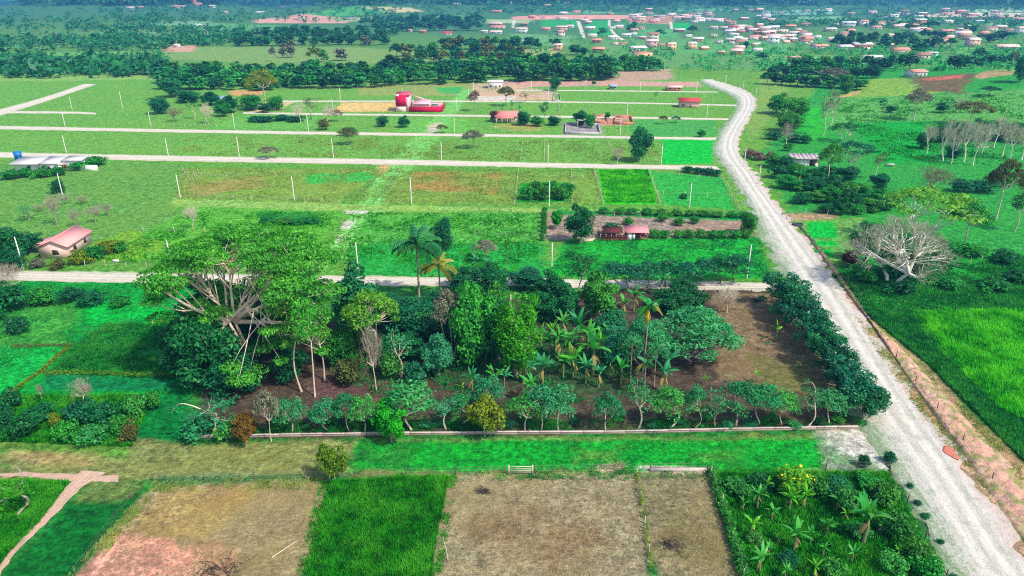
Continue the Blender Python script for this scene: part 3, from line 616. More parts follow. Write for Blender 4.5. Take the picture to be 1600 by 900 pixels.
LF = leafm('leaf_forest', S(8, 66, 32), S(52, 144, 64), .25, .38, hue=.035); LFB = leafm('leaf_forest_bright', S(14, 104, 30), S(64, 172, 64), .28, .2)
TW = plain('twig_grey', S(156, 144, 124), .3, 2, objvar=.15); TWP = plain('twig_pale', S(200, 188, 160), .25, 2, objvar=.1); TWB = plain('twig_brown', S(128, 104, 88), .3, 2, objvar=.15)
TWG = leafm('leaf_greygreen', S(70, 84, 60), S(150, 150, 118), .15)
LR = leafm('leaf_rusty', S(96, 70, 16), S(150, 120, 26), .3); LDR = leafm('leaf_dark_red', S(70, 36, 26), S(110, 70, 44), .2)

def kinds(n, **k):
    nm = k.pop('name'); s = k.pop('seed'); return [make_tree(nm, s + i, **k) for i in range(n)]
K = {
 'row': kinds(6, name='row', seed=10, H=6, R=3.0, shape='umbrella', fork=.4, base=.44, clumps=28, cr=1.0, flat=.6, nl=68, L=.37, Wd=.17, r0=.11, limbs=5, lean=.06, wig=.22),
 'mango': kinds(3, name='mango', seed=20, H=6.5, R=3.6, fork=.25, base=.1, clumps=56, cr=1.0, flat=.75, nl=95, L=.42, Wd=.19, r0=.2, limbs=5),
 'dense': kinds(3, name='dense', seed=30, H=8, R=4, fork=.3, base=.02, clumps=72, cr=1.2, flat=.75, nl=95, L=.46, Wd=.24, r0=.22, limbs=5),
 'ball': kinds(2, name='ball', seed=40, H=5.5, R=3, fork=.3, base=.14, clumps=44, cr=.85, flat=.8, nl=95, L=.4, Wd=.23, r0=.14, limbs=4),
 'umbrella': kinds(3, name='umbrella', seed=50, H=8, R=4.6, shape='umbrella', fork=.5, base=.52, clumps=50, cr=1.1, flat=.42, nl=80, L=.4, Wd=.19, r0=.2, limbs=6, wig=.1),
 'multi': kinds(2, name='multi', seed=60, H=10, R=4, shape='umbrella', fork=.55, base=.55, clumps=46, cr=1.1, flat=.5, nl=80, L=.4, Wd=.19, r0=.2, limbs=6, stems=4, wig=.1, lean=.09),
 'sparse': kinds(3, name='sparse', seed=70, H=8, R=3, fork=.42, base=.4, clumps=18, cr=.9, flat=.6, nl=28, L=.34, Wd=.15, r0=.15, limbs=5, wig=.16),
 'slim': kinds(3, name='slim', seed=80, H=9, R=2.4, fork=.5, base=.4, clumps=20, cr=.9, flat=.6, nl=42, L=.36, Wd=.16, r0=.11, limbs=4, wig=.12),
 'bare': kinds(3, name='bare', seed=90, H=7, R=3.2, fork=.35, base=.3, clumps=30, cr=1.0, flat=.8, nl=30, L=.75, Wd=.045, r0=.16, limbs=6, wig=.14, twig=True),
 'shrub': kinds(4, name='shrub', seed=100, H=2.6, R=1.9, fork=.25, base=.0, clumps=22, cr=.75, flat=.7, nl=70, L=.34, Wd=.19, r0=.06, limbs=4),
 'flat': kinds(2, name='flat', seed=140, H=8, R=6, shape='umbrella', fork=.3, base=.6, clumps=44, cr=1.25, flat=.28, nl=75, L=.42, Wd=.19, r0=.2, limbs=10, stems=3, wig=.14, lean=.08),
 'column': kinds(1, name='column', seed=110, H=11, R=3.6, shape='column', fork=.6, base=.02, clumps=95, cr=1.0, flat=.9, nl=62, L=.42, Wd=.2, r0=.25, limbs=5),
 'vase': kinds(2, name='vase', seed=120, H=8, R=5, shape='umbrella', fork=.16, base=.3, clumps=90, cr=1.2, flat=.6, nl=80, L=.4, Wd=.19, r0=.3, limbs=9, stems=3, wig=.12),
}
def put(kind, px, py, top, w, label, cat='tree', name=None, group=None, leaf=None, bark=None, var=None, rot=None, parts=True):
    """a tree whose foot, top and spread stand at given places of the photograph"""
    ks = K[kind]; k = ks[var if var is not None else rnd.randrange(len(ks))]
    b = G(px, py); d = depth(b); ang = math.atan2(CAM_H - b.z, math.hypot(b.x, b.y)); R = w * d / F_PX / 2
    goal = (py - top) * d / F_PX; lo, hi = .2, 60.0
    for _ in range(40):
        h = (lo + hi) / 2; c = k['cf'] * h
        if (h - c) * math.cos(ang) + math.hypot(R * math.sin(ang), c * math.cos(ang)) < goal: lo = h
        else: hi = h
    h = max(lo, R * .35); s = (R / k['R'], R / k['R'], h / k['H'])
    t = thing(name or 'tree', label, cat, b, rot if rot is not None else rnd.uniform(0, 6.28), group, s)
    obj('trunk' if cat != 'bush' else 'stem', k['t'], bark or BARK, t); obj('crown' if cat != 'bush' else 'foliage', k['c'], leaf or LG, t)
    return t

# the great spreading tree of the orchard
K['great'] = [make_tree('great', 5, H=15, R=17, shape='great', fork=.34, base=.06, clumps=210, cr=2.7, flat=.15, nl=290, L=.46, Wd=.24, updir=1.3, gap=(-math.pi / 2 - .6, .55, .3, .85), r0=.5, limbs=12, stems=2, wig=.12, sides=8, lean=.05)]
put('great', 405, 578, 350, 292, 'huge spreading tree with layered crown and pale limbs at the orchard corner', name='spreading_tree', leaf=LA, bark=BARKT, rot=.6)
put('dense', 440, 530, 418, 150, 'dark broad fill tree added to darken the gap in the huge spreading tree', leaf=LD, var=0)  # fill tree, added to darken the opening in the great crown
put('dense', 340, 520, 432, 110, 'dark fill tree added behind the left limbs of the huge spreading tree', leaf=LD, var=2)  # another fill tree, added for darkness behind the open limbs
put('dense', 330, 600, 480, 130, 'dark low tree on the left flank of the huge spreading tree', leaf=LD)
put('dense', 560, 520, 420, 100, 'dark green tree just right of the huge spreading tree', leaf=LD)
for i, (x, y, t_, w) in E([(472, 612, 450, 66), (492, 620, 455, 60), (507, 595, 470, 60)]):
    put('slim', x, y, t_, w, f'slender tree with thin pale trunk right of the huge tree, {nth(i)} of three', group='slender trees beside the huge tree', leaf=LA, bark=BARKP, var=i)
put('dense', 535, 570, 505, 60, 'rounded green tree behind the slender pale trunks', leaf=LG)
put('multi', 586, 572, 446, 100, 'umbrella tree on four thin pale trunks in the orchard', leaf=LA, bark=BARKP, var=0)
put('bare', 588, 610, 505, 40, 'thin crooked bare tree in front of the umbrella tree', leaf=TW, bark=BARKP)
put('sparse', 626, 590, 508, 62, 'small sparse tree with pale forked trunk on the brown orchard floor', leaf=LB, bark=BARKP)
put('dense', 650, 528, 458, 110, 'broad very dark tree in the middle of the orchard', leaf=LD)
put('dense', 610, 505, 455, 80, 'dark tree behind the umbrella tree in the orchard', leaf=LD)
put('multi', 707, 560, 448, 66, 'half-bare tree with tall pale trunks before the dense dark tree', leaf=TWG, bark=BARKP, var=1)
put('dense', 686, 585, 520, 66, 'rounded tree with greyish top at the orchard centre', leaf=LB)
put('dense', 742, 565, 436, 92, 'tall dense dark green tree left of the vine-covered one', leaf=LG, var=1)
put('dense', 780, 560, 455, 70, 'dark tree between the tall dense tree and the vine-covered tree', leaf=LD)
put('column', 806, 588, 460, 92, 'bright green tree wrapped in hanging vines in the orchard', name='vine_covered_tree', leaf=LV, var=0)
sn = G(800, 560); tt = thing('dead_trunk', 'bleached dead trunk poking above the vine-covered tree', 'tree', sn)
hs = 12.5; kk = np.linspace(0, 1, 8)
obj('trunk', MB().tube(np.stack([.25 * np.sin(kk * 5), .2 * kk, -.2 + kk * hs], 1), .3 - .18 * kk, 7).tube([(-.2, .2, hs * .93), (.3, .2, hs * .99), (.9, .1, hs * 1.0)], [.14, .12, .05], 5).mesh('snag', True), BARKP, tt)
for i, (x, y, t_, w, lf) in E([(720, 455, 412, 66, LD), (768, 458, 412, 74, LD), (822, 452, 416, 66, LM), (862, 478, 425, 60, LD), (880, 500, 440, 66, LD)]):
    put('dense', x, y, t_, w, f'dark tree in the thicket at the back of the orchard, {nth(i)} of five', group='thicket behind the orchard', leaf=lf)
put('slim', 905, 470, 388, 60, 'tall dark pointed tree at the orchard back beside the street', leaf=LD)
put('ball', 936, 505, 424, 84, 'tree with straight white trunk and bright green sunlit crown', leaf=LG, bark=BARKP)
for i, (x, y) in E([(958, 452), (984, 454), (1010, 450), (1040, 448), (1068, 450), (1096, 446), (1124, 444), (1148, 442)]):
    put('row', x, y, y - 46, 56, f'dark tree along the pale street behind the orchard, {nth(i)} of eight', group='trees along the street behind the orchard', leaf=LM, bark=BARKD)
put('dense', 1050, 490, 448, 70, 'dark round tree between the street trees and the big blue-green tree', leaf=LD)
put('shrub', 1085, 478, 450, 50, 'dark bush beside the bleached dry bush', 'bush', 'bush', leaf=LD)
put('vase', 1084, 562, 466, 140, 'big blue-green vase-shaped tree at the right of the banana clump', leaf=LB, bark=BARK, var=0)
put('vase', 1005, 575, 490, 90, 'blue-green tree behind the yellow-flowered palm', leaf=LB, bark=BARK, var=1)
put('bare', 1135, 488, 442, 50, 'bleached dry bush by the pale street', 'bush', 'dry_bush', leaf=TWP, bark=BARKP)
for i, (x, y, t_, w, lf, kd) in E([(690, 512, 450, 80, LD, 'dense'), (716, 530, 468, 70, LD, 'dense'), (640, 560, 515, 60, LD, 'dense'), (770, 535, 450, 70, LG, 'dense'), (540, 600, 555, 56, LO, 'shrub'), (600, 560, 520, 50, LD, 'shrub'), (840, 500, 450, 56, LD, 'dense'), (965, 560, 505, 66, LB, 'dense'), (1060, 470, 430, 50, LD, 'dense'), (670, 540, 480, 60, LG2, 'sparse'), (760, 575, 520, 50, LT, 'sparse'), (960, 525, 480, 56, LT, 'dense'), (565, 560, 480, 50, LG2, 'slim'), (610, 590, 545, 46, LG2, 'shrub'), (650, 600, 560, 46, LT, 'shrub')]):
    put(kd, x, y, t_, w, f'inner orchard tree amid dense growth, {nth(i)} of fifteen', group='dense inner orchard trees', leaf=lf, bark=BARKD)
for i, (x, y, t_, w) in E([(300, 590, 520, 90), (280, 555, 500, 70), (370, 610, 540, 100), (345, 560, 490, 110), (455, 590, 530, 70)]):
    put('dense', x, y, t_, w, f'dark bluish tree under the huge spreading tree, {nth(i)} of five', group='dark trees under the huge tree', leaf=LD, bark=BARKD)
for i, x in enumerate([480, 530, 590, 665, 690, 740, 795, 900, 965, 1020, 1062, 1105, 1136, 1170, 1205, 1240, 1278, 1310]):
    put('shrub', x, 668 - (i % 3) * 5, 668 - (i % 3) * 5 - 9 - (i * 7 % 9), 18 + (i * 5 % 11), f'low bush between the front row trunks, {nth(i)}', 'bush', 'bush', 'low bushes between the front row trunks', [LB, LD, LG][i % 3])
# front row along the low wall
fr = [(424, 690, 612, 50), (456, 676, 618, 52), (512, 674, 612, 58), (545, 676, 612, 52), (570, 677, 610, 60), (645, 674, 594, 88), (697, 672, 610, 62), (720, 666, 604, 60), (764, 650, 586, 66), (820, 674, 604, 58), (846, 674, 600, 64), (872, 674, 594, 70), (946, 672, 600, 66),
      (997, 670, 590, 62), (1046, 670, 594, 74), (1084, 672, 606, 50), (1118, 668, 602, 60), (1150, 666, 598, 64), (1188, 664, 594, 66), (1222, 667, 600, 60), (1260, 669, 598, 66), (1296, 662, 602, 56)]
for i, (x, y, t_, w) in enumerate(fr):
    put('sparse' if i in (6, 13, 16, 20) else 'row', x, y - (i * 5 % 4), t_ + (i * 7 % 17) - 8, w * (.88 + .09 * (i * 3 % 4)), f'small tree in the row behind the low wall, {nth(i)}', group='row of small trees along the low wall', leaf=TWG if i == 0 else [LB, LT, LB, LG2, LT][(i * 7) % 5], bark=BARKP)
put('sparse', 336, 682, 604, 130, 'tangled open tree at the left end of the low wall', leaf=LT, bark=BARKP, var=1)
put('shrub', 310, 684, 645, 60, 'leafy bush beneath the tangled open tree', 'bush', 'bush', leaf=LT)
put('shrub', 362, 686, 650, 50, 'leafy bush right below the tangled open tree', 'bush', 'bush', leaf=LG2)
put('ball', 386, 692, 640, 50, 'rusty yellow bush by the left end of the low wall', 'bush', 'bush', leaf=LR)
put('ball', 612, 690, 624, 70, 'round glossy bright green tree in front of the low wall', leaf=LV, var=0)
put('ball', 757, 682, 614, 66, 'round yellow-green tree in front of the low wall', leaf=LY, var=1)
put('ball', 524, 753, 690, 50, 'lone round yellow-green tree with white forked trunk in the grass lane', leaf=LY, bark=BARKP, var=0)
# trees along the main road
for i, (x, y) in E([(1222, 484), (1238, 504), (1254, 524), (1270, 547), (1286, 570), (1301, 594), (1316, 618), (1330, 640), (1349, 655)]):
    put('mango', x, y, y - 62, 76, f'dark glossy tree at the left edge of the main road, {ORD[i] if i else "farthest"} {"of nine" if i == 0 else "from the far end"}', group='dark trees lining the main road', leaf=LM)
# left side
put('sparse', 24, 806, 726, 120, 'bright green open tree at the left edge by the footpath', leaf=LV)
put('sparse', -6, 720, 690, 50, 'small light green sapling cut by the left edge of the picture', leaf=LV)
for i, (x, y, w, lf) in E([(8, 668, 66, LD), (38, 682, 60, LD), (62, 660, 56, LD), (104, 690, 60, LG), (128, 664, 66, LD), (150, 690, 58, LG2), (170, 660, 56, LD), (192, 676, 60, LG), (214, 652, 44, LG2), (205, 690, 40, LO), (20, 640, 46, LD), (240, 640, 30, LG)]):
    put('shrub', x, y, y - 30 - (i * 5 % 13), w * (.75 + .1 * (i % 4)), f'bush in the overgrown hedge at the left, {nth(i)} of twelve', 'bush', 'bush', 'bushes of the overgrown left hedge', lf)
put('ball', 90, 672, 640, 26, 'small bright yellow-green bush in the overgrown left hedge', 'bush', 'bush', leaf=LY)
put('bare', 132, 636, 588, 46, 'thin leafless V-shaped tree in the left green field', leaf=TW, bark=BARKP)
put('bare', 67, 626, 596, 12, 'short leafless stake-like tree in the left green field', leaf=TW, bark=BARKP)
for i, (x, y, t_, w, lf) in E([(4, 488, 440, 90, LD), (60, 476, 446, 60, LG), (110, 470, 446, 50, LD), (150, 474, 450, 54, LD), (186, 478, 458, 40, LG), (30, 520, 492, 40, LD)]):
    put('shrub', x, y, t_, w, f'bush below the pale street at the left, {nth(i)} of six', 'bush', 'bush', 'bushes below the pale street at left', lf)
put('bare', 20, 470, 402, 60, 'grey leafless tree at the left edge below the pale street', leaf=TW, bark=BARKP)
put('bare', 40, 476, 458, 26, 'small grey leafless bush at the left below the street', 'bush', 'dry_bush', leaf=TW, bark=BARKP)
for i, (x, y, t_, w) in E([(6, 410, 352, 80), (48, 396, 360, 50), (20, 420, 385, 50)]):
    put('dense', x, y, t_, w, f'dark tree left of the pink house, {nth(i)} of three', group='dark trees left of the pink house', leaf=LD)
for i, (x, y, t_, w, lf) in E([(128, 412, 388, 40, LY), (150, 404, 380, 44, LG), (168, 396, 374, 40, LY), (188, 392, 374, 36, LG), (60, 418, 402, 30, TWG), (92, 420, 404, 30, LO)]):
    put('shrub', x, y, t_, w, f'bush growing against the pink house, {nth(i)} of six', 'bush', 'bush', 'bushes around the pink house', lf)
put('bare', 302, 358, 318, 30, 'small bleached leafless tree in the grassy lot left of the grass street', leaf=TWP, bark=BARKP)
for i, (x, y, t_) in E([(90, 352, 300), (150, 349, 318), (120, 354, 325), (170, 338, 315), (60, 330, 312), (100, 320, 300), (130, 318, 304)]):
    put('bare', x, y, t_ if i else 318, 30, f'dry grey hedge bush behind the pink house, {nth(i)} of seven', 'bush', 'dry_bush', 'dry hedge behind the pink house', TW)
put('dense', 92, 302, 278, 26, 'small dark tree in the left lot behind the pink house', leaf=LD)
put('sparse', 45, 345, 318, 40, 'feathery tree in the left lot behind the pink house', leaf=LB)
for i, (x, y) in E([(15, 280), (40, 276), (65, 277), (90, 274), (125, 265), (150, 258), (142, 262)]):
    put('shrub', x, y, y - 16, 34, f'bush beside the long low house at left, {nth(i)} of seven', 'bush', 'bush', 'bushes by the long low house', LG)
# middle lots
put('dense', 692, 392, 336, 40, 'dark round-topped tree in the lot above the coconut palm', leaf=LD)
put('umbrella', 757, 408, 372, 46, 'grey-brown umbrella tree in the lot above the orchard', leaf=TWG)
put('slim', 794, 426, 368, 16, 'narrow vine-clad stump right of the grey umbrella tree', leaf=LG)
put('slim', 850, 418, 322, 12, 'tall vine-clad post at the corner of the bare lot', leaf=LG)
put('dense', 906, 380, 322, 52, 'dark tree left of the red-roofed barn', leaf=LD)
put('ball', 870, 358, 326, 24, 'small bright tree in the bare lot left of the barn', leaf=LV)
put('sparse', 926, 372, 336, 30, 'grey thin tree just left of the barn yard', leaf=TWG)
put('shrub', 955, 365, 346, 34, 'dark bush behind the barn yard', 'bush', 'bush', leaf=LD)
for i, (x, y) in E([(980, 352), (1034, 346), (1060, 352), (1086, 350), (1033, 338)]):
    put('shrub', x, y, y - 14, 22, f'small shrub in the bare lot right of the barn, {nth(i)} of five', 'bush', 'bush', 'shrubs in the bare lot', LG)
for i in range(11):
    x = 945 + i * 22; put('shrub', x, 333 + i * .7, 322 + i * .7, 26, f'shrub in hedge along upper edge of the bare lot, {nth(i)}', 'bush', 'bush', 'hedge above the bare lot', LG)
for i in range(9):
    x = 1022 + i * 18; put('shrub', x, 371 + (i % 2), 357, 24, f'shrub in the hedge right of the red-roofed barn, {nth(i)}', 'bush', 'bush', 'hedge right of the barn', LG)
for i in range(7):
    put('shrub', 848 + i * .4, 376 - i * 7, 364 - i * 7, 12, f'shrub in the hedge at the left edge of the bare lot, {ORD[i] if i else "nearest"} {"one" if i == 0 else "from near end"}', 'bush', 'bush', 'hedge left of the bare lot', LG)
put('dense', 1168, 366, 328, 34, 'bright green tree at the road corner of the bare lot', leaf=LG)
for i, (x, y) in E([(1092, 272), (1105, 273), (1120, 275), (1076, 270)]):
    put('shrub', x, y, y - 12, 24, f'dark bush at the road end of the wide cross street, {nth(i)} of four', 'bush', 'bush', 'bushes at the cross street end', LD)
for i, (x, y) in E([(828, 312), (850, 312), (874, 312), (840, 305), (862, 303), (884, 308)]):
    put('shrub', x, y, y - 24, 34, f'lush bush in the green thicket lot, {nth(i)} of six', 'bush', 'bush', 'lush bushes in the thicket lot', LG)
put('shrub', 1068, 310, 302, 16, 'small dark bush in the fenced lot beside the main road', 'bush', 'bush', leaf=LD)
for i, (x, y) in E([(420, 348), (445, 350), (470, 350), (490, 348)]):
    put('shrub', x, y, y - 12, 34, f'dark bush in the lot left of the grass street, {nth(i)} of four', 'bush', 'bush', 'dark bushes left of the grass street', LG)
mt = [('dense', 1000, 252, 196, 44, LD, BARK, 'dark spreading tree beside the vivid green lot'), ('bare', 964, 258, 228, 26, TW, BARKP, 'small grey leafless tree on the wide cross street'),
 ('umbrella', 740, 232, 202, 36, TWG, BARK, 'flat-topped grey-green tree between the two pale cross streets'), ('umbrella', 544, 226, 199, 38, LO, BARK, 'flat-topped olive tree left of the grass street'),
 ('umbrella', 421, 248, 227, 36, TWG, BARKP, 'thin flat-topped tree above the wide cross street'), ('dense', 600, 198, 180, 22, LD, BARKD, 'small dark tree below the red compound, left one'),
 ('dense', 631, 199, 182, 24, LD, BARKD, 'small dark tree below the red compound, right one'), ('umbrella', 690, 208, 194, 20, LO, BARK, 'small thin tree at the grass street crossing'),
 ('umbrella', 742, 174, 142, 24, TWB, BARK, 'thin brownish tree right of the red compound'), ('umbrella', 791, 166, 134, 30, LO, BARKD, 'dark flat-topped tree behind the red-roofed cottage'),
 ('sparse', 818, 160, 144, 26, LO, BARK, 'light olive tree right of the flat-topped one'), ('dense', 868, 142, 118, 22, LD, BARKD, 'tree standing before the wood beside the fallow field'),
 ('slim', 850, 192, 157, 22, LD, BARKD, 'dark pointed tree right of the red-roofed cottage'), ('dense', 818, 196, 172, 28, LD, BARKD, 'round dark tree touching the red-roofed cottage'),
 ('dense', 838, 197, 180, 24, LG, BARKD, 'low green tree between cottage and pointed tree'), ('dense', 866, 196, 180, 26, LD, BARKD, 'low dark tree right of the pointed tree'),
 ('ball', 772, 190, 172, 18, LDR, BARKD, 'dark reddish tree at the left wall of the cottage'), ('dense', 906, 196, 172, 28, LD, BARKD, 'dark tree behind the open hut'), ('dense', 922, 200, 176, 20, LG, BARKD, 'green tree right of the open hut'),
 ('ball', 949, 186, 174, 12, LV, BARKD, 'small bright green tree by the brick foundation'), ('umbrella', 1036, 194, 180, 16, LO, BARKD, 'low flat tree right of centre on the third street'), ('umbrella', 1056, 192, 181, 16, LD, BARKD, 'low dark flat tree beside the other one on the third street'),
 ('sparse', 1024, 156, 142, 12, LD, BARKD, 'small dark tree left of the pink box house'), ('dense', 1096, 214, 203, 16, LG, BARKD, 'small bush-like tree near the main road'), ('ball', 928, 133, 126, 9, LV, BARKD, 'tiny bright tree before the fallow field'),
 ('umbrella', 415, 168, 108, 52, LY, BARKP, 'tall white-trunked tree at the left before the wood'), ('dense', 415, 176, 162, 26, LD, BARKD, 'dark bush-like tree at the foot of the white-trunked tree'),
 ('sparse', 488, 186, 150, 40, LO, BARK, 'loose olive tree left of the sandy lot'), ('bare', 470, 192, 160, 30, TWP, BARKP, 'pale leafless tree left of the loose olive tree'), ('bare', 515, 194, 164, 34, TWP, BARKP, 'pale leafless tree right of the loose olive tree'),
 ('umbrella', 526, 190, 170, 24, TWB, BARKD, 'dark leaning tree at the sandy lot corner'), ('dense', 506, 203, 186, 22, LO, BARKD, 'low olive tree just above the second cross street'), ('umbrella', 546, 213, 198, 26, LD, BARKD, 'small dark tree standing in the second cross street verge'),
 ('bare', 326, 193, 162, 30, TWP, BARKP, 'pale leafless tree at the left wood edge'), ('sparse', 304, 186, 156, 30, LG, BARKP, 'light green tree at the left wood edge'), ('bare', 275, 190, 168, 34, TWB, BARKD, 'brown leafless tree at the left wood edge'),
 ('dense', 250, 178, 150, 36, LD, BARKD, 'dark tree at the far left of the wood edge'), ('dense', 348, 182, 156, 30, LG, BARKD, 'green tree right of the pale leafless one'), ('dense', 360, 176, 150, 36, LD, BARKD, 'dark tree right of the little blue shed'),
 ('dense', 330, 164, 144, 40, LD, BARKD, 'dark tree left of the little blue shed'), ('dense', 296, 160, 140, 46, LD, BARKD, 'broad dark tree above the left wood edge'), ('dense', 392, 172, 146, 40, LG, BARKD, 'green tree left of the white-trunked tree'),
 ('dense', 432, 172, 148, 32, LG, BARKD, 'green tree right of the white-trunked tree'), ('dense', 268, 152, 120, 40, LF, BARKD, 'dark tree beneath the left end of the wood')]
for kd, x, y, t_, w, lf, bk, lb in mt: put(kd, x, y, t_, w, lb, leaf=lf, bark=bk)
for i, (x, y) in E([(418, 190), (440, 188), (462, 190), (400, 190)]):
    put('shrub', x, y, y - 10, 34, f'low dark shrub under the white-trunked tree, {nth(i)} of four', 'bush', 'bush', 'shrubs under the white-trunked tree', LD)
# right side
rt = [('dense', 1215, 178, 148, 44, LG, BARK, 'green tree in the thicket right of the road bend, left one'), ('dense', 1244, 184, 150, 44, LG, BARK, 'green tree in the thicket right of the road bend, right one'), ('dense', 1230, 205, 172, 46, LG, BARK, 'lower green tree in the thicket right of the road bend'),
 ('bare', 1228, 228, 192, 34, TW, BARKP, 'pale thin tree above the tin-roofed shack'), ('sparse', 1286, 212, 150, 30, TWG, BARKP, 'tall shaggy grey tree on the slope, left of a pair'), ('sparse', 1296, 202, 132, 34, TWG, BARKP, 'tall shaggy grey tree on the slope, right of a pair'),
 ('flat', 1317, 222, 190, 50, LD, BARKP, 'dark dome-topped tree on the slope'), ('flat', 1330, 272, 218, 68, LD, BARKP, 'broad dark umbrella tree right of the tin-roofed shack'), ('umbrella', 1292, 286, 224, 44, LG, BARKP, 'umbrella tree with bent pale trunk beside the shack'),
 ('sparse', 1368, 280, 236, 26, LO, BARKP, 'thin pale tree right of the broad umbrella tree'), ('slim', 1375, 184, 153, 18, LD, BARKP, 'small dark-headed tree with white trunk on the pasture'), ('shrub', 1392, 176, 164, 22, LD, BARKD, 'dark round shrub beside the dark-headed tree'),
 ('umbrella', 1427, 188, 138, 42, TWG, BARKP, 'white-limbed open tree on the pasture slope'), ('dense', 1470, 176, 160, 22, LD, BARKD, 'dark round tree on the pasture slope'), ('bare', 1495, 176, 154, 28, TW, BARKP, 'small bare tree on the pasture slope'), ('umbrella', 1516, 196, 156, 60, LO, BARKP, 'grey-olive domed tree above the pale-trunked grove'),
 ('bare', 1457, 310, 255, 66, TWB, BARK, 'brown leafless domed tree on the right'), ('flat', 1442, 378, 284, 156, leafm('leaf_lime', S(60, 130, 30), S(140, 190, 50), .3), BARKX, 'wide yellow-green tree with long white limbs at the right'), ('umbrella', 1505, 388, 312, 62, LG, BARKP, 'tall three-stemmed tree right of the wide yellow-green tree'),
 ('umbrella', 1556, 342, 246, 56, LO, BARKP, 'tall straight white-trunked tree near the right edge'), ('slim', 1584, 362, 296, 44, LD, BARKP, 'dark-crowned tree with pale stem at the right edge'), ('dense', 1420, 440, 380, 60, LD, BARKD, 'dark tree behind the great grey tree'), ('dense', 1350, 408, 350, 56, LD, BARKD, 'dark tree at the left flank of the great grey tree'),
 ('ball', 1326, 416, 388, 38, LDR, BARKD, 'dark reddish bush left of the great grey tree'), ('umbrella', 1545, 150, 134, 34, LD, BARKD, 'dark low tree on the crest at the right'), ('slim', 1580, 110, 78, 12, TWG, BARKP, 'tall thin pale tree at the upper right'), ('dense', 1594, 128, 84, 30, LD, BARKD, 'dark tree at the upper right edge'),
 ('dense', 1362, 122, 100, 26, LD, BARKD, 'dark round tree at the left of the olive hill field'), ('umbrella', 1300, 132, 105, 50, TWG, BARKP, 'greyish spreading tree before the olive hill field'), ('dense', 1322, 146, 126, 24, LG, BARKD, 'green tree at the lower corner of the olive hill field')]
for kd, x, y, t_, w, lf, bk, lb in rt: put(kd, x, y, t_, w, lb, 'bush' if 'bush' in lb or 'shrub' in lb else 'tree', 'bush' if 'bush' in lb or 'shrub' in lb else 'tree', leaf=lf, bark=bk)
K['grey'] = [make_tree('grey', 300, H=11, R=9, shape='umbrella', fork=.26, base=.34, clumps=120, cr=1.3, flat=.6, nl=62, L=.5, Wd=.07, r0=.5, lean=.01, limbs=11, stems=2, wig=.13, sides=8, twig=True)]
put('grey', 1392, 446, 330, 160, 'great grey half-bare tree with thick white trunk beside the road', name='half_bare_tree', leaf=TWX, bark=BARKX, rot=1.0)
put('dense', 1402, 432, 366, 84, 'dark leafy tree growing behind the great grey tree trunk', leaf=LD, bark=BARK, var=1)
for i, (x, y, t_, w) in E([(1448, 240, 190, 30), (1474, 252, 186, 40), (1486, 256, 200, 34), (1506, 252, 182, 44), (1520, 258, 190, 40), (1534, 240, 186, 36), (1552, 232, 180, 40), (1566, 244, 184, 40), (1578, 250, 190, 36), (1596, 250, 200, 40)]):
    put('bare', x, y, t_, w, f'pale-trunked bare tree in the grove at upper right, {nth(i)} of ten', group='pale-trunked grove', leaf=TWX, bark=BARKX)
for i, (x, y, t_, w) in E([(1442, 232, 206, 28), (1470, 222, 194, 40), (1500, 222, 188, 46), (1530, 220, 188, 46), (1560, 218, 186, 46), (1590, 222, 190, 40), (1490, 246, 225, 34)]):
    put('dense', x, y, t_, w, f'dark tree behind the pale-trunked grove, {nth(i)} of seven', group='dark trees behind the pale-trunked grove', leaf=LD, bark=BARKD)
rb = random.Random(3); ci = 0
for row, (ya, xs) in enumerate([(264, [1208, 1228]), (282, range(1215, 1350, 27)), (298, range(1228, 1380, 24)), (316, range(1250, 1396, 24)), (332, range(1290, 1400, 24))]):
    for j, x in enumerate(xs):
        lf = [LG, LD, LD, LG][ci % 4]; ci += 1; yj = ya + rb.uniform(-4, 4)
        put('dense' if ci % 3 else 'shrub', x, yj, yj - rb.uniform(15, 27), rb.uniform(30, 46), f'thicket tree below the shack right of the road, {nth(j)} in {["topmost", "second", "third", "fourth", "lowest"][row]} row', group='thicket below the shack', leaf=lf, bark=BARKD)
for i, (x, y, w, lf) in E([(1212, 218, 36, LD), (1240, 222, 34, LD), (1258, 224, 24, LD), (1232, 236, 20, LG), (1170, 246, 22, TWB), (1186, 250, 26, TWB), (1202, 250, 22, TWB)]):
    put('shrub', x, y, y - 14, w, f'bush around the tin-roofed shack, {nth(i)} of seven', 'bush', 'bush', 'bushes around the shack', lf)
for i, (x, y, w) in E([(1405, 455, 60), (1350, 440, 40), (1440, 420, 50), (1470, 410, 50), (1520, 400, 60), (1570, 410, 50), (1550, 452, 60), (1590, 440, 50), (1480, 450, 50), (1540, 300, 50), (1570, 290, 40), (1500, 300, 40)]):
    put('shrub', x, y, y - 22, w, f'low green bush in the pasture right of the great grey tree, {nth(i)}', 'bush', 'bush', 'low bushes of the right pasture', [LG, LD][i % 2])
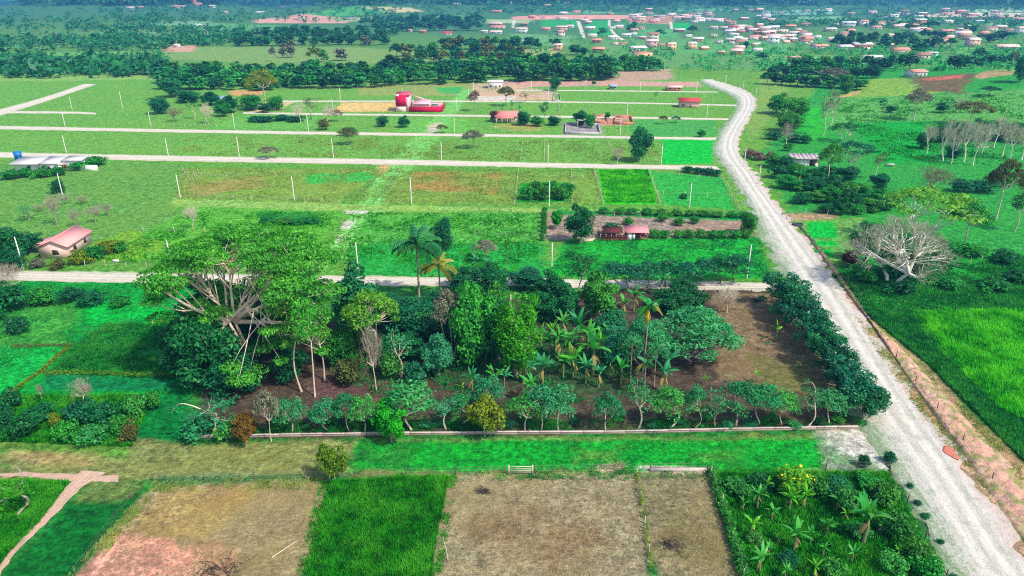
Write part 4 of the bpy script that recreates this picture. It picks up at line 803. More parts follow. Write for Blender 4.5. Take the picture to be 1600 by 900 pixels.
# single palms of grass and shrubs near the bottom
for i, (x, y) in E([(1390, 722), (1350, 728)]):
    put('shrub', x, y, y - 20, 26, f'dark leafy sapling beside the main road verge, {["left", "right"][i]} one', 'bush', 'bush', leaf=LM)
for i, (x, y, w) in E([(1422, 762, 14), (1434, 788, 16), (1444, 808, 18), (1470, 850, 14), (1492, 905, 20)]):
    put('shrub', x, y, y - 9, w, f'dark weed bush on the left verge of the main road, {ORD[i] if i else "farthest"} {"of five" if i == 0 else "from the far end"}', 'bush', 'bush', 'weed bushes on the road verge', LM)
for i, (x, y, t_, w, lf) in E([(1150, 770, 738, 54, LG2), (1190, 765, 734, 50, LD), (1305, 775, 740, 56, LT), (1330, 800, 756, 60, LG2), (1375, 785, 745, 60, LG), (1400, 840, 795, 56, LG), (1340, 840, 812, 42, LG2), (1430, 880, 838, 54, LG), (1395, 895, 858, 52, LG2), (1230, 880, 858, 40, LD), (1180, 850, 828, 34, LG2), (1300, 905, 868, 50, LG), (1270, 770, 735, 50, LG), (1360, 760, 735, 50, LG), (1450, 905, 860, 60, LG)]):
    put('shrub', x, y, t_, w, f'bush among the banana plants at bottom right, {nth(i)} of fifteen', 'bush', 'bush', 'bushes of the banana plot', lf)

# ------------------------------------------------------------------ woods behind the lots: each tree of its own, foliage and stems in one mesh
def far_tree(name, seed, H, R, shape, base, n=26, nl=18, L=1.5, Wd=1.0):
    k = make_tree(name, seed, H=H, R=R, shape=shape, fork=.4, base=base, clumps=n, cr=1.5, flat=.6, nl=nl, L=L, Wd=Wd, r0=.2, limbs=3, sides=4)
    return k
K['far'] = [far_tree('far', 400 + i, 10, 4.2, 'round', .06) for i in range(4)] + [far_tree('far', 410 + i, 10.5, 4.8, 'umbrella', .35) for i in range(2)]
rw = random.Random(11)
def ordn(i): return 'leftmost' if i == 0 else f"{i + 1}{ {1: 'st', 2: 'nd', 3: 'rd'}.get((i + 1) % 10 if (i + 1) // 10 != 1 else 0, 'th')} from left"
def wood(name, pts, label, group, lf, bk=BARKD, hpx=(22, 30), wpx=(20, 30)):
    for i_, (x, y) in E(pts):
        sx = .62 if y < 75 else (.8 if y < 105 else 1.0)
        put('far', x, y, y - rw.uniform(*hpx) * sx, rw.uniform(*wpx) * sx, f'{label}, {ordn(i_)}', name=name, group=group, leaf=rw.choice(lf), bark=bk)
def line(P, n, jx, jy):
    P = np.array(P, float); d = np.concatenate([[0], np.cumsum(np.hypot(*np.diff(P, axis=0).T))]); t = np.linspace(0, d[-1], n)
    return [(np.interp(k, d, P[:, 0]) + rw.uniform(-jx, jx), np.interp(k, d, P[:, 1]) + rw.uniform(-jy, jy)) for k in t]
base = [(262, 139), (400, 140), (560, 136), (700, 131), (790, 127), (948, 126)]
for row in range(4):
    wood('woodland_tree', line([(x, y - row * 6) for x, y in base], 40 - row * 2, 7, 1.5), f'dark tree in the wood band, {["front", "second", "third", "back"][row]} row', f'wood band, {["front", "second", "third", "back"][row]} row', [LF, LG2, LF, LFB, LD], hpx=(19, 31), wpx=(20, 44))
wood('woodland_tree', line([(955, 111), (1030, 111)], 11, 2, .8) + line([(960, 106), (1020, 105)], 8, 2, .8), 'bright green tree in the clump beside the fallow field', 'bright clump by the fallow field', [LFB], hpx=(17, 22), wpx=(16, 24))
wood('woodland_tree', line([(640, 98), (740, 99), (810, 100)], 14, 5, 1.5) + line([(620, 88), (720, 88), (810, 90)], 16, 5, 1.5) + line([(690, 76), (810, 78)], 12, 5, 1.5), 'umbrella-crowned tree in the wood above the pasture, centre', 'wood above the pasture', [LF, LD, LO], hpx=(22, 28), wpx=(22, 34))
wood('woodland_tree', line([(372, 72), (470, 70), (600, 70)], 20, 5, 1) + line([(370, 64), (600, 62)], 20, 5, 1) + line([(420, 56), (620, 55)], 14, 6, 1), 'dark tree in the far wood at upper left', 'far wood, upper left', [LF, LD], hpx=(22, 30), wpx=(26, 40))
wood('woodland_tree', line([(590, 50), (740, 48)], 16, 5, 1) + line([(570, 42), (740, 38)], 14, 6, 1), 'dark tree in the far wood at top centre', 'far wood, top centre', [LF, LD], hpx=(22, 30), wpx=(26, 40))
wood('woodland_tree', line([(1195, 132), (1300, 138), (1335, 140)], 12, 4, 1.5) + line([(1210, 122), (1350, 122)], 14, 5, 2) + line([(1240, 110), (1420, 108)], 14, 5, 2), 'dark tree in the belt above the right pasture', 'tree belt above the right pasture', [LF, LD, LG], hpx=(16, 24), wpx=(20, 32))
wood('woodland_tree', line([(1305, 74), (1480, 74)], 16, 5, 1.5) + line([(1310, 66), (1470, 62)], 12, 5, 1.5), 'dark tree in the grove among the town houses', 'grove among the town houses', [LF, LD], hpx=(22, 30), wpx=(24, 36))
wood('woodland_tree', line([(805, 128), (860, 126), (950, 124)], 6, 4, 1), 'tall tree at the right end of the wood band', 'wood band, right end', [LF], hpx=(26, 32), wpx=(20, 28))
wood('woodland_tree', line([(1490, 110), (1600, 100)], 9, 4, 2), 'dark tree on the far right slope', 'trees on the far right slope', [LF, LD], hpx=(18, 24), wpx=(24, 34))
for i, (x, y, t_, w, lf, lb) in E([(427, 96, 72, 14, TWG, 'pale thin tree in the far pasture, left of the golden one'), (443, 90, 66, 18, TWG, 'pale thin tree in the far pasture beside the left one'), (456, 90, 62, 20, TWG, 'taller pale tree in the far pasture left of the golden one'), (493, 97, 72, 28, LY, 'golden yellow tree in the far pasture'), (508, 97, 76, 16, LG, 'small green tree touching the golden tree in the far pasture'), (534, 95, 75, 26, TWG, 'grey tree in the far pasture right of the golden one'),
        (573, 72, 54, 20, TWG, 'pale tree at the edge of the far wood above the pasture'), (676, 92, 66, 22, LG, 'tall pale-stemmed tree at the right end of the far pasture')]):
    put('far', x, y, t_, w, lb, leaf=lf, bark=BARKP)
for i, (x, y, w) in E([(870, 74, 26), (900, 86, 28), (912, 88, 18), (838, 76, 22), (825, 74, 24), (800, 90, 20), (1030, 58, 22), (1082, 52, 18), (940, 60, 16), (983, 50, 12), (990, 45, 14), (1190, 98, 22), (1165, 78, 10), (1316, 40, 16), (1363, 42, 14), (1420, 48, 20), (1520, 50, 22), (1565, 62, 30), (1545, 66, 30), (1456, 44, 24), (1438, 82, 40), (1530, 92, 24)]):
    put('far', x, y, y - 17 * (.7 if y < 60 else 1), w, f'dark round tree standing among the far town houses, {nth(i)}', group='single trees among the town houses', leaf=[LF, LD][i % 2], bark=BARKD)
# ------------------------------------------------------------------ palms and bananas: every frond and large leaf a part
def strip_leaf(Lg, Wd, bend, droop, seg=7, fold=.25, notch=0):
    V = []; q = []; x = z = 0.0; a = bend
    for i in range(seg + 1):
        k = i / seg; w = Wd * (math.sin(min(1, k * 1.15 + .06) * math.pi) ** .6) * (1 if i < seg else .1) * .5
        V += [(x, -w, z - fold * w * (1 if k < .6 else -.3)), (x, 0, z), (x, w, z - fold * w * (1 if k < .6 else -.3))]
        x += math.cos(a) * Lg / seg; z += math.sin(a) * Lg / seg; a -= droop / seg
    for i in range(seg):
        for j in range(2): b = i * 3 + j; q.append((b, b + 1, b + 4, b + 3))
    return MB().add(V, q)
def frond(Lg, bend, droop, n=15, ll=.55, fall=.5):
    b = MB(); x = z = 0.0; a = bend; P = []
    for i in range(n + 1):
        P.append((x, 0, z, a)); x += math.cos(a) * Lg / n; z += math.sin(a) * Lg / n; a -= droop / n
    b.tube([p[:3] for p in P[::3]], np.linspace(.05, .012, len(P[::3])), 3)
    r = np.random.RandomState(int(Lg * 100)); C = []
    for i in range(2, n + 1):
        k = i / n; l = ll * Lg * .42 * (math.sin(k * 2.6 + .35)) * r.uniform(.85, 1.1)
        for s in (-1, 1):
            p = np.array(P[i][:3]); d = np.array([math.cos(P[i][3]) * .55, s * .8, -fall + math.sin(P[i][3]) * .4]); d /= np.linalg.norm(d)
            w = np.array([.15, 0, .06]) * Lg / 3
            C.append([p - w, p + w, p + d * l + w * .3, p + d * l - w * .3])
    return b.cards(C)
BL = [strip_leaf(2.7, .46, 1.42, .9).mesh('banana_leaf'), strip_leaf(2.6, .44, 1.2, 1.6).mesh('banana_leaf'), strip_leaf(2.4, .42, .95, 2.1).mesh('banana_leaf'), strip_leaf(1.9, .5, -.7, .9).mesh('banana_leaf')]
BS = MB().tube([(0, 0, -.15), (.03, 0, .8), (0, .04, 1.7), (.02, 0, 2.4)], [.17, .15, .12, .07], 7).mesh('banana_stem', True)
LBN = leafm('banana_green', S(28, 136, 44), S(96, 196, 76), .38, .15, .4); LBS = leafm('banana_dry', S(120, 96, 50), S(176, 150, 92), .2); BSM = plain('banana_stem_skin', S(120, 130, 80), .3, 3)
LBT = leafm('banana_teal', S(26, 126, 70), S(84, 184, 116), .36, .12, .4); LBY = leafm('banana_lime', S(60, 160, 20), S(130, 210, 50), .35, .12, .4)
rbn = random.Random(5)
def banana(px, py, top, label, group, mat=None, dry=2, n=10, w=1.0):
    b = G(px, py); d = depth(b); h = (py - top) * d / F_PX / math.cos(math.atan2(CAM_H, b.y)); s = h / 3.9
    t = thing('banana_plant', label, 'banana plant', b, rbn.uniform(0, 6.28), group, (s * w, s * w, s)); mat = mat or rbn.choice([LBN, LBN, LBT, LBY])
    obj('stem', BS, BSM, t)
    for i in range(n): obj('leaf', BL[(0, 1, 2, 1)[i % 4]], mat, t, (0, 0, 2.25 + .03 * i), (rbn.uniform(-.5, .5), rbn.uniform(-.2, .35), i * 2.4 + rbn.uniform(-.4, .4)), (rbn.uniform(.6, 1.12), rbn.uniform(.7, 1.1), rbn.uniform(.8, 1.1)))
    for i in range(dry): obj('dry_leaf', BL[3], LBS, t, (0, 0, 2.0), (0, 0, rbn.uniform(0, 6.28)), (.8, .7, .8))
for i, (x, y, tp) in E([(818, 598, 552), (848, 600, 556), (904, 545, 488), (918, 548, 505), (926, 585, 522), (895, 590, 545), (880, 525, 490), (862, 535, 505), (952, 590, 552), (938, 560, 520), (990, 486, 448), (974, 494, 462), (1040, 592, 548), (1034, 612, 566), (872, 560, 512), (1032, 462, 426), (738, 612, 578), (772, 612, 574), (788, 606, 576), (830, 628, 586), (858, 555, 520), (990, 560, 520), (905, 500, 478), (890, 560, 515), (915, 600, 560), (935, 605, 570), (950, 545, 508), (880, 590, 552), (970, 600, 560), (845, 540, 510)]):
    banana(x, y, tp, f'banana plant in the orchard clump, {nth(i)} of thirty', 'banana plants of the orchard')
for i, (x, y, tp) in E([(722, 615, 598), (1102, 602, 586), (1182, 598, 580), (1142, 600, 586), (1212, 532, 504), (1196, 548, 532), (1110, 628, 606), (1240, 545, 528)]):
    banana(x, y, tp, f'small young banana plant on the bare orchard floor, {nth(i)} of eight', 'young banana plants', dry=0, n=5)
for i, (x, y, tp) in E([(1182, 796, 752), (1232, 800, 758), (1172, 842, 800), (1186, 895, 852), (1240, 860, 812), (1348, 850, 790), (1306, 800, 768), (1290, 838, 806), (1228, 765, 728), (1256, 770, 735), (1404, 872, 850), (1270, 905, 872), (1255, 795, 755), (1215, 850, 830), (1310, 770, 752), (1205, 815, 785), (1265, 850, 822), (1330, 880, 850), (1195, 770, 742), (1375, 835, 808), (1285, 870, 845), (1225, 905, 878), (1320, 815, 790), (1200, 870, 845), (1355, 800, 776), (1245, 830, 808), (1380, 890, 864), (1160, 800, 775), (1300, 890, 868), (1420, 890, 868)]):
    banana(x, y, tp + (0 if x == 1348 else (y - tp) * .22), f'banana plant in the plot at bottom right, {nth(i)} of thirty', 'banana plants of the bottom right plot', [LBN, LBY, LBN][i % 3], 2, 14 if y == 850 else 10, 1.0)
for i, (x, y, tp) in E([(745, 428, 398), (762, 430, 402), (800, 178, 158), (786, 177, 160), (812, 180, 164), (1248, 288, 264)]):
    banana(x, y, tp, f'banana plant far back, {nth(i)} of six standing apart', 'banana plants standing apart', LBT)
FR = [frond(3.6, .95, 1.9).mesh('frond'), frond(3.6, .55, 1.9).mesh('frond'), frond(3.4, .1, 1.4).mesh('frond'), frond(3.2, 1.25, 1.3).mesh('frond')]
LP_ = leafm('palm_green', S(20, 92, 48), S(70, 160, 90), .35, .1, .4); LPY = leafm('palm_yellowing', S(110, 130, 40), S(176, 170, 72), .3, .1, .4)
def palm(px, py, top, label, n, L, trunk_r, mats, wide):
    b = G(px, py); d = depth(b); ang = math.atan2(CAM_H, b.y); h = (py - top) * d / F_PX / math.cos(ang) - wide * .45
    t = thing('palm_tree', label, 'palm tree', b, rbn.uniform(0, 6.28)); k = np.linspace(0, 1, 9)
    obj('trunk', MB().tube(np.stack([.25 * np.sin(k * 2.2), .15 * k, -.2 + k * (h + .2)], 1), trunk_r * (1.25 - .5 * k ** .5), 7).mesh('palm_trunk', True), BARK, t)
    for i in range(n):
        j = i % 4; obj('frond', FR[(3, 0, 1, 2)[j]], mats[1] if j == 3 and i % 8 == 3 else mats[0], t, (.25 * math.sin(2.2), .15, h), (rbn.uniform(-.15, .15), 0, i * 2.4 + rbn.uniform(-.25, .25)), (wide / 3.6,) * 3)
    return t, h
palm(655, 472, 368, 'tall coconut palm with feathery green fronds behind the orchard', 28, 4, .24, (LP_, LPY), 6.2)
palm(688, 470, 405, 'yellowing coconut palm leaning beside the tall green one', 18, 4, .2, (LPY, LBS), 4.6)
t, h = palm(1002, 598, 474, 'palm with a hanging yellow flower cluster among the bananas', 16, 3, .12, (leafm('palm_bright', S(16, 110, 30), S(60, 176, 60), .3, .1, .4), LPY), 2.9)
C = MB(); r = np.random.RandomState(8)
for i in range(46): a = r.uniform(0, 6.28); q = np.array([.3 + .25 * math.cos(a), .22 * math.sin(a) - .2, h - .7]); C.tube([q, q + [r.normal(0, .1), r.normal(0, .1), -.9], q + [r.normal(0, .14), r.normal(0, .14), -2.0]], [.035, .04, .02], 3)
obj('flower_cluster', C.mesh('flower_cluster'), plain('palm_flower_yellow', S(222, 186, 40), .2, 4), t)
for i, (x, y, tp) in E([(985, 600, 530), (1022, 604, 540), (1008, 615, 560)]):
    palm(x, y, tp, f'low bushy palm around the yellow-flowered palm, {nth(i)} of three', 12, 3, .1, (LP_, LPY), 2.3)

# ------------------------------------------------------------------ buildings
WALLC = {'pink': S(224, 176, 164), 'cream': S(226, 206, 180), 'white': S(232, 226, 218), 'brick': S(196, 128, 100), 'peach': S(226, 178, 140), 'grey': S(176, 170, 164), 'red': S(190, 40, 60)}
ROOFC = {'terracotta': S(206, 140, 118), 'brown': S(164, 120, 100), 'fibre grey': S(206, 198, 190), 'pale pink': S(228, 186, 172), 'rusty red': S(178, 66, 60), 'blue grey': S(140, 160, 182)}
WM = {k: plain('wall_' + k, v, .16, 1.2, objvar=.08) for k, v in WALLC.items()}; RFM = {k: plain('roof_' + k.replace(' ', '_'), v, .22, 1.5, objvar=.1) for k, v in ROOFC.items()}
DARK = plain('dark_opening', S(52, 44, 42), .2, 2, .4, .5); WOOD = plain('weathered_wood', S(132, 108, 86), .3, 4)
def gable(w, l, h, rh, o=.5, t=.16, ridge_x=True):
    """roof slab pair over a w (x) by l (y) house, ridge along x"""
    b = MB(); y = l / 2 + o; s = rh / (l / 2); e = h - o * s
    b.add([(-w / 2 - o, -y, e), (w / 2 + o, -y, e), (w / 2 + o, 0, h + rh), (-w / 2 - o, 0, h + rh), (-w / 2 - o, y, e), (w / 2 + o, y, e)] + [(-w / 2 - o, -y, e - t), (w / 2 + o, -y, e - t), (w / 2 + o, 0, h + rh - t), (-w / 2 - o, 0, h + rh - t), (-w / 2 - o, y, e - t), (w / 2 + o, y, e - t)],
          [(0, 1, 2, 3), (3, 2, 5, 4), (7, 6, 9, 8), (8, 9, 10, 11), (0, 6, 7, 1), (5, 11, 10, 4), (0, 3, 9, 6), (3, 4, 10, 9), (1, 7, 8, 2), (2, 8, 11, 5)])
    return b
def gwall(w, l, h, rh): # walls with gable ends at +-x
    b = MB(); p = [(-l / 2, 0), (l / 2, 0), (l / 2, h), (0, h + rh - .18), (-l / 2, h)]
    n = len(p); V = [(-w / 2, y, z) for y, z in p] + [(w / 2, y, z) for y, z in p]
    return b.add(V, [(i, (i + 1) % n, (i + 1) % n + n, i + n) for i in range(n)], [(0, i + 1, i) for i in range(1, n - 1)] + [(n, n + i, n + i + 1) for i in range(1, n - 1)])
HT = []                                                    # small house forms: (width, wall, roof, [(part, mesh)])
win = MB().box(-.6, .6, -.05, .04, 0, 1.1).mesh('window'); dor = MB().box(-.45, .45, -.05, .04, 0, 2.1).mesh('door')
for (w, l, h, rh, kind) in [(10, 7, 3, 1.5, 'g'), (13, 8, 3.2, 1.8, 'g'), (8, 7, 3, 1.2, 'g'), (10, 8, 6, 1.4, 'g'), (9, 8, 3.2, 0, 'f'), (14, 9, 3.4, 1.3, 'g')]:
    if kind == 'g': wm, rm = gwall(w, l, h, rh), gable(w, l, h, rh)
    else: wm = MB().box(-w / 2, w / 2, -l / 2, l / 2, 0, h); rm = MB().box(-w / 2 - .25, w / 2 + .25, -l / 2 - .25, l / 2 + .25, h + .002, h + .25)
    wm.box(-w / 2 + .1, w / 2 - .1, -l / 2 + .1, l / 2 - .1, -1.5, -.002)
    op = [('door', dor, (-w * .1, -l / 2, .0), 0), ('window', win, (-w * .32, -l / 2, 1.1), 0), ('window', win, (w * .25, -l / 2, 1.1), 0), ('window', win, (w / 2, 0, 1.1), math.pi / 2)]
    if h > 5: op += [('window', win, (-w * .25, -l / 2, 4.0), 0), ('window', win, (w * .25, -l / 2, 4.0), 0)]
    HT.append((w, wm.mesh('house_wall'), rm.mesh('house_roof'), op))
rh_ = random.Random(21); FH = []
def far_house(px, py, wpx, form=None, wall=None, roof=None, rot=None, label=None, group=None):
    b = G(px, py); d = depth(b); form = form if form is not None else rh_.choice([0, 0, 1, 2, 2, 3, 4, 5]); w0, wm, rm, op = HT[form]
    wall = wall or rh_.choice(['pink', 'cream', 'white', 'white', 'peach', 'brick', 'white']); roof = roof or rh_.choice(['terracotta', 'pale pink', 'pale pink', 'fibre grey', 'brown', 'fibre grey'])
    s = min(max(wpx * d / F_PX / w0 * 1.0, .75), 2.0); kd = 'two-storey house' if form == 3 else ('flat-roofed house' if form == 4 else 'house')
    where = ('upper' if py < 40 else ('middle' if py < 66 else 'lower')) + (' right of town' if px > 1300 else (' town centre' if px > 1060 else (' left of town' if px > 800 else ' left hills')))
    t = thing('house', label or f'far {wall} {kd}, {roof} roof, {where}', 'house', b, rot if rot is not None else rh_.uniform(-.35, .35), group or 'houses of the far town', (s, s * .8, min(s * 1.1, 1.35)))
    obj('wall', wm, WM[wall], t); obj('roof', rm, RFM[roof], t)
    for nm, me, lc, rz in op: obj(nm, me, DARK if nm == 'window' else WOOD, t, lc, (0, 0, rz))
    FH.append((px, t))
HS = [(853, 48, 14), (878, 49, 22), (819, 40, 26), (815, 52, 26), (919, 37, 9), (922, 47, 15), (925, 58, 14), (932, 67, 14), (990, 56, 10), (1003, 61, 10), (1020, 62, 18), (957, 62, 14), (973, 71, 9), (961, 70, 9), (996, 80, 28), (1018, 75, 18), (1032, 75, 16), (1048, 78, 14), (1003, 89, 26), (935, 82, 18), (872, 79, 13),
 (1061, 50, 22), (1075, 58, 9), (1115, 46, 11), (1114, 58, 11), (1090, 65, 17), (1080, 77, 14), (1100, 78, 13), (1123, 68, 12), (1140, 66, 14), (1140, 52, 15), (1157, 52, 12), (1152, 61, 10), (1166, 44, 16), (1177, 50, 18), (1186, 45, 10), (1178, 62, 20), (1195, 63, 14), (1150, 85, 18), (1155, 78, 16), (1126, 85, 10), (1183, 81, 14), (1162, 31, 20), (1186, 18, 16), (1150, 17, 24), (1172, 17, 18),
 (1013, 16, 14), (1012, 22, 20), (990, 29, 26), (1000, 33, 22), (1030, 28, 16), (1048, 25, 18), (1060, 30, 18), (1074, 27, 20), (1088, 28, 20), (1092, 35, 20), (1105, 33, 14), (1120, 34, 18), (1142, 38, 14), (1135, 34, 12),
 (1235, 44, 22), (1258, 41, 18), (1297, 49, 18), (1305, 41, 10), (1325, 43, 24), (1350, 40, 24), (1376, 39, 14), (1393, 40, 9), (1408, 42, 10), (1436, 38, 17), (1435, 51, 16), (1478, 52, 17), (1503, 56, 22), (1475, 63, 28), (1465, 69, 28), (1515, 62, 18), (1545, 48, 22), (1562, 45, 16), (1595, 53, 18), (1576, 51, 12), (1572, 78, 42), (1518, 73, 18), (1205, 52, 14), (1221, 51, 16), (1210, 62, 26), (1208, 69, 16), (1228, 68, 10), (1257, 63, 26), (1262, 69, 10), (1297, 64, 10), (1280, 77, 22), (1318, 78, 34), (1345, 75, 30), (1353, 80, 10), (1240, 95, 16), (1258, 97, 18), (1362, 97, 26), (1405, 84, 26), (1440, 92, 20), (1455, 87, 11), (1488, 92, 10), (1362, 23, 14), (1400, 23, 18), (1417, 25, 14), (1440, 26, 16), (1480, 24, 18), (1520, 25, 20), (1500, 22, 14), (1590, 32, 22), (1450, 74, 18), (1205, 33, 10), (1240, 55, 14), (1275, 60, 12), (1390, 74, 12)] + [(rh_.uniform(1130, 1262), rh_.uniform(44, 72), rh_.uniform(10, 16)) for _ in range(34)] + [(rh_.uniform(985, 1130), rh_.uniform(22, 36), rh_.uniform(10, 17)) for _ in range(18)] + [(rh_.uniform(1300, 1590), rh_.uniform(36, 62), rh_.uniform(10, 17)) for _ in range(24)] + [(rh_.uniform(830, 1010), rh_.uniform(14, 60), rh_.uniform(9, 14)) for _ in range(18)] + [(rh_.uniform(1180, 1600), rh_.uniform(18, 34), rh_.uniform(12, 20)) for _ in range(20)]
for x, y, w in HS: far_house(x, y, w)
for x, y, w, f, wl, rf in [(775, 40, 52, 5, 'brick', 'pale pink'), (778, 45, 44, 5, 'cream', 'terracotta'), (776, 20, 26, 1, 'peach', 'terracotta'), (775, 53, 20, 0, 'white', 'pale pink'), (757, 52, 10, 2, 'cream', 'fibre grey'), (698, 55, 15, 0, 'white', 'rusty red'), (652, 31, 15, 4, 'white', 'fibre grey'), (640, 50, 8, 2, 'pink', 'terracotta'), (661, 52, 10, 2, 'brick', 'terracotta'), (545, 31, 15, 4, 'grey', 'blue grey'), (715, 8, 22, 0, 'white', 'pale pink'), (745, 4, 10, 3, 'white', 'rusty red'), (795, 6, 10, 3, 'white', 'terracotta'), (205, 14, 16, 0, 'white', 'pale pink'), (220, 13, 12, 2, 'pink', 'terracotta'), (276, 12, 18, 0, 'pink', 'terracotta'), (288, 12, 10, 2, 'white', 'pale pink'), (310, 10, 16, 3, 'pink', 'terracotta'), (302, 6, 12, 3, 'brick', 'terracotta'), (332, 11, 9, 2, 'white', 'pale pink'), (352, 21, 9, 2, 'white', 'terracotta'), (408, 22, 16, 0, 'white', 'fibre grey'), (442, 13, 9, 2, 'pink', 'terracotta'), (277, 74, 9, 2, 'white', 'pale pink'), (855, 10, 16, 0, 'white', 'terracotta'), (845, 6, 12, 2, 'pink', 'pale pink'), (925, 4, 14, 0, 'pink', 'rusty red'), (885, 6, 10, 2, 'white', 'pale pink'), (830, 5, 12, 2, 'cream', 'terracotta')]:
    far_house(x, y, w, f, wl, rf)
far_house(1145, 50, 14, 3, 'white', 'rusty red', 0, 'far tall white house with bright red roof above the road bend')
by = {}
for x, t in sorted(FH, key=lambda k: k[0]): by.setdefault(t['label'], []).append(t)
for lb, ts in by.items():
    if len(ts) > 1:
        for i, t in enumerate(ts): t['label'] = f'{lb}, {ordn(i)} of {len(ts)}'
# pink house at the left
def mesh_house(name, label, px, py, rz, parts, cat='house'):
    t = thing(name, label, cat, G(px, py), rz)
    for nm, mb, mt_ in parts: obj(nm, mb.mesh(nm), mt_, t)
    return t
PINK = plain('pink_render', S(232, 190, 176), .12, 1.5); PEACH = plain('peach_render', S(222, 172, 120), .14, 1.5); PROOF = plain('pink_roof_sheet', S(236, 158, 150), .12, 1.0, .6)
LGH, WDH, HH, RHH = 11.5, 6.6, 3.4, 1.4
g1 = MB(); o = .55
def slab(b, pts, t=.14):
    n = len(pts); V = [tuple(p) for p in pts] + [(p[0], p[1], p[2] - t) for p in pts]
    return b.add(V, [(i, i + n, (i + 1) % n + n, (i + 1) % n) for i in range(n)] + ([(0, 1, 2, 3), (7, 6, 5, 4)] if n == 4 else []), [] if n == 4 else [(0, i, i + 1) for i in range(1, n - 1)])
hw = WDH / 2; sl = RHH / hw
pw = MB(); p = [(-hw, 0), (hw, 0), (hw, HH), (0, HH + RHH - .2), (-hw, HH)]   # ridge runs along local y, gable faces the camera street
pw.add([(x, -LGH / 2, z) for x, z in p] + [(x, LGH / 2, z) for x, z in p], [(i, i + 5, (i + 1) % 5 + 5, (i + 1) % 5) for i in range(5)], [(0, 1, 2), (0, 2, 3), (0, 3, 4), (5, 7, 6), (5, 8, 7), (5, 9, 8)]).box(-hw + .1, hw - .1, -LGH / 2 + .1, LGH / 2 - .1, -.4, -.003)
ph = thing('pink_house', 'pink house with salmon pink roof beside the pale street at left', 'house', G(106, 392), .06)
obj('wall', pw.mesh('pink_wall'), PINK, ph)
rf = slab(slab(MB(), [(-hw - o, -LGH / 2 - o, HH - o * sl), (0, -LGH / 2 - o, HH + RHH), (0, LGH / 2 + o, HH + RHH), (-hw - o, LGH / 2 + o, HH - o * sl)]), [(0, -LGH / 2 - o, HH + RHH), (hw + o, -LGH / 2 - o, HH - o * sl), (hw + o, LGH / 2 + o, HH - o * sl), (0, LGH / 2 + o, HH + RHH)])
ro = obj('roof', rf.mesh('pink_roof'), PROOF, ph); obj('ridge_cap', MB().box(-.14, .14, -LGH / 2 - o, LGH / 2 + o, HH + RHH - .05, HH + RHH + .07).mesh('ridge'), PROOF, ro)
an = obj('porch_wall', MB().box(-hw - 3.0, -hw - .003, -1.5, 3.0, 0, HH - .9).mesh('porch_wall'), PINK, ph)
obj('porch_roof', slab(MB(), [(-hw - 3.6, -2.0, HH - 1.0), (-hw + .0, -2.0, HH - .35), (-hw + .0, 3.5, HH - .35), (-hw - 3.6, 3.5, HH - 1.0)]).mesh('porch_roof'), PROOF, ph)
for lc, rz in [((.4, -LGH / 2, 1.0), 0), ((hw, -2.5, 1.1), math.pi / 2), ((hw, 2.5, 1.1), math.pi / 2)]:
    wd = obj('window', MB().box(-.75, .75, -.06, .05, 0, 1.25).mesh('window'), DARK, ph, lc, (0, 0, rz)); obj('frame', MB().box(-.85, .85, -.09, .03, -.1, -.01).box(-.85, .85, -.09, .03, 1.26, 1.35).box(-.85, -.76, -.09, .03, -.008, 1.258).box(.76, .85, -.09, .03, -.008, 1.258).mesh('frame'), PINK, wd)
obj('door', MB().box(-.5, .5, -.05, .04, 0, 2.1).mesh('door'), WOOD, ph, (-hw, -3.6, 0), (0, 0, -math.pi / 2))
# red and pink walled compound
RED = plain('magenta_red_paint', S(196, 14, 62), .12, 1.5); RPINK = plain('compound_pink_roof', S(222, 170, 176), .14, 1.2); RROOF = plain('compound_red_roof', S(206, 84, 104), .14, 1.0)
b0 = G(655, 175); sx = px2m(b0, 1.0)
cp = thing('walled_compound', 'bright red walled house compound with a red tower block', 'house', b0, .0)
W_ = 72 * sx; X0 = -W_ / 2
tw = 16 * sx; th = 8.2
obj('tower_wall', MB().box(X0, X0 + tw, 0, 12, 3.0, th).mesh('tower_wall'), RED, cp); obj('tower_base', MB().box(X0 + .15, X0 + tw - .15, .15, 11.8, -.3, 2.997).mesh('tower_base'), plain('cream_render', S(230, 196, 182), .12, 2), cp)
obj('tower_side_panel', MB().box(X0 + tw + .003, X0 + tw + 1.6, .2, 11.5, 0, th - .8).mesh('side_panel'), RPINK, cp)
obj('tower_roof', slab(MB(), [(X0 - .3, 3, th + .3), (X0 + tw + 1.9, 3, th + .3), (X0 + tw + 1.9, 11.6, th + 1.0), (X0 - .3, 11.6, th + 1.0)], .25).mesh('tower_roof'), RROOF, cp)
obj('parapet', MB().box(X0 - .1, X0 + tw * .35, -.1, .6, th + .004, th + .9).mesh('parapet'), WM['white'], cp)
obj('side_roof', slab(MB(), [(X0 + tw + 3.0, 4, 3.6), (X0 + W_ * .72, 4, 3.6), (X0 + W_ * .72, 12, 5.0), (X0 + tw + 3.0, 12, 5.0)], .2).mesh('side_roof'), RPINK, cp)
obj('long_wall', MB().box(X0 + tw + 3.0, X0 + W_ * .72, 4.6, 11, 0, 3.5).mesh('long_wall'), WM['pink'], cp)
obj('gable_roof', slab(MB(), [(X0 + tw + 2.4, 13, 6.8), (X0 + tw + 9, 13, 4.4), (X0 + tw + 9, 17, 4.4), (X0 + tw + 2.4, 17, 6.8)], .2).mesh('gable_roof'), plain('roof_edge_peach', S(226, 176, 150), .12, 2), cp)
obj('back_wall', MB().box(X0 + tw + 1.7, X0 + W_ - 1, 15.5, 15.9, 0, 2.6).mesh('back_wall'), RPINK, cp)
obj('front_wall', MB().box(X0 + tw + 1.7, X0 + W_ - .36, -.2, .15, -.3, 2.7).mesh('front_wall'), RED, cp)
